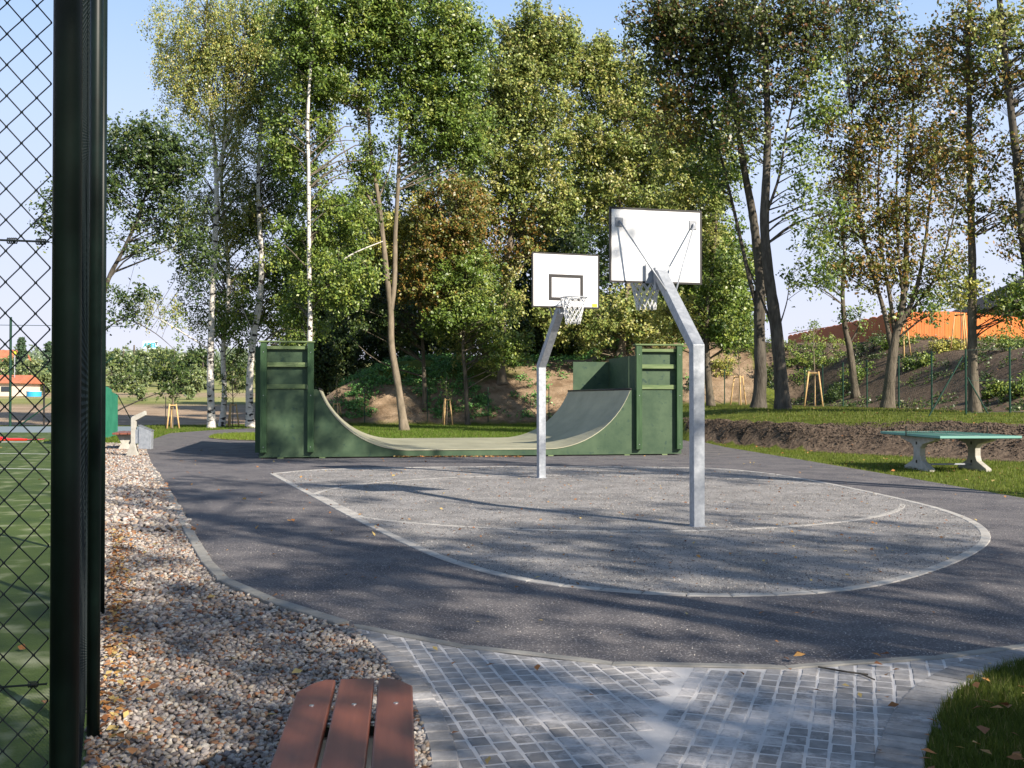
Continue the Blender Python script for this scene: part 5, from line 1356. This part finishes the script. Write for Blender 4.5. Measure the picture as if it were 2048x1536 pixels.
for x in (37, 41, 45): MB().box(x, x + 1.4, 71.93, 72.02, zg + .9, zg + 2.2).build('window', MT['glass'], hs)

# ------------------------------------------------------------------ far village on the left and the roof sign
def far_house(px, d, w, dep, hw, hr, label, wallm, roofm):
    x, y, _ = gz(px, 800, d); z = tz(x, y)
    t = thing('house', label, 'house', (x, y, z))
    MB().box(x - w / 2, x + w / 2, y, y + dep, z - .3, z + hw).build('wall', wallm, t)
    MB().add([(x - w / 2 - .4, y - .4, z + hw), (x + w / 2 + .4, y - .4, z + hw), (x + w / 2 + .4, y + dep + .4, z + hw), (x - w / 2 - .4, y + dep + .4, z + hw), (x - w / 2 - .4, y + dep / 2, z + hw + hr), (x + w / 2 + .4, y + dep / 2, z + hw + hr)],
             [(0, 1, 5, 4), (2, 3, 4, 5), (1, 2, 5), (3, 0, 4), (3, 2, 1, 0)]).build('roof', roofm, t)
    for k in (-1, 1):
        MB().box(x + k * w * .25 - .45, x + k * w * .25 + .45, y - .04, y + .02, z + hw * .35, z + hw * .75).build('window', MT['glass'], t)
    return t
far_house(-12, 118, 5.0, 6, 1.45, 1.0, 'cream house with orange tiled roof seen through the fence mesh', MT['render_wall'], MT['rooftile'])
far_house(8, 175, 4, 5, 4.5, 2.0, 'small distant house with an orange roof above the trees at the left edge', MT['render_wall'], MT['rooftile'])
x, y, _ = gz(68, 800, 117); z = tz(x, y)
pl = thing('garden_pool', 'small round light blue garden pool seen through the fence mesh', 'pool', (x, y, z))
MB().tube([(x, y, z - .1), (x, y, z + .55)], .78, 24).build('pool_wall', MT['pool'], pl)
MB().tube([(x + .78 * cos(a), y + .78 * sin(a), z + .56) for a in np.linspace(0, 2 * pi, 25)], .04, 6, cap=False).build('pool_rim', MT['white'], pl)
x, y, _ = gz(50, 800, 112); z = tz(x, y)
lp = thing('street_lamp', 'distant street lamp with a round yellow head', 'street lamp', gz(29, 800, 120)[:2] + (tz(*gz(29, 800, 120)[:2]),))
lx, ly = gz(29, 800, 120)[:2]; lz = tz(lx, ly)
MB().tube([(lx, ly, lz), (lx, ly, lz + 4.8)], .05, 6).build('lamp_post', MT['galv'], lp)
MB().tube([(lx, ly, lz + 4.75), (lx, ly, lz + 5.05)], [.18, .14], 8).build('lamp_head', MT['yellow'], lp)
# roof sign
sx_, sy_, sz_ = gz(300, 690, 300)
sg = thing('roof_sign', 'white billboard with cyan letters standing above the far trees', 'sign', (sx_, sy_, tz(sx_, sy_)))
MB().box(sx_ - 2.1, sx_ + 2.1, sy_, sy_ + .3, sz_ - 1.15, sz_ + 1.15).build('panel', MT['signw'], sg)
for k in (-1.5, 1.5): MB().tube([(sx_ + k, sy_ + .2, tz(sx_, sy_) - .5), (sx_ + k, sy_ + .2, sz_ - 1.1)], .12, 6).build('leg', MT['galv'], sg)
def letters(txt, x, y, z, size, m, parent, name='lettering'):
    cu = bpy.data.curves.new(name, 'FONT'); cu.body = txt; cu.size = size; cu.extrude = .03; cu.offset = .05
    cu.materials.append(m)
    o = bpy.data.objects.new(name, cu); COL.objects.link(o)
    bpy.context.view_layer.update()
    me = bpy.data.meshes.new_from_object(o); bpy.data.objects.remove(o)
    o = link(name, me, parent); o.rotation_euler = (radians(90), 0, 0); o.location = (x - parent.location[0], y - parent.location[1], z - parent.location[2])
    return o
letters('ABEL', sx_ - 1.95, sy_ - .05, sz_ - .62, 1.75, MT['cyan'], sg)
letters('T', sx_ + 1.45, sy_ - .05, sz_ + .05, 1.1, MT['black'], sg)
for (px, top) in ((247, 696), (268, 690)):
    x, y, zt = gz(px, top, 290); t = thing('distant_mast', 'thin mast on the horizon ' + ('left of' if px < 260 else 'close to') + ' the white sign', 'mast', (x, y, tz(x, y)))
    MB().tube([(x, y, tz(x, y)), (x, y, zt)], [.5, .2], 6).build('shaft', MT['bark_brown'], t)
# twig fallen on the path
tg = thing('fallen_twig', 'dark forked twig lying on the paving near the asphalt edge', 'twig', (1.77, 5.6, .02))
MB().tube([(1.68, 5.78, .022), (1.80, 5.66, .026), (1.90, 5.62, .022)], .005, 5).build('stem', MT['bark_dark'], tg)
MB().tube([(1.86, 5.63, .026), (1.90, 5.52, .022)], .004, 5).build('side_twig', MT['bark_dark'], tg)
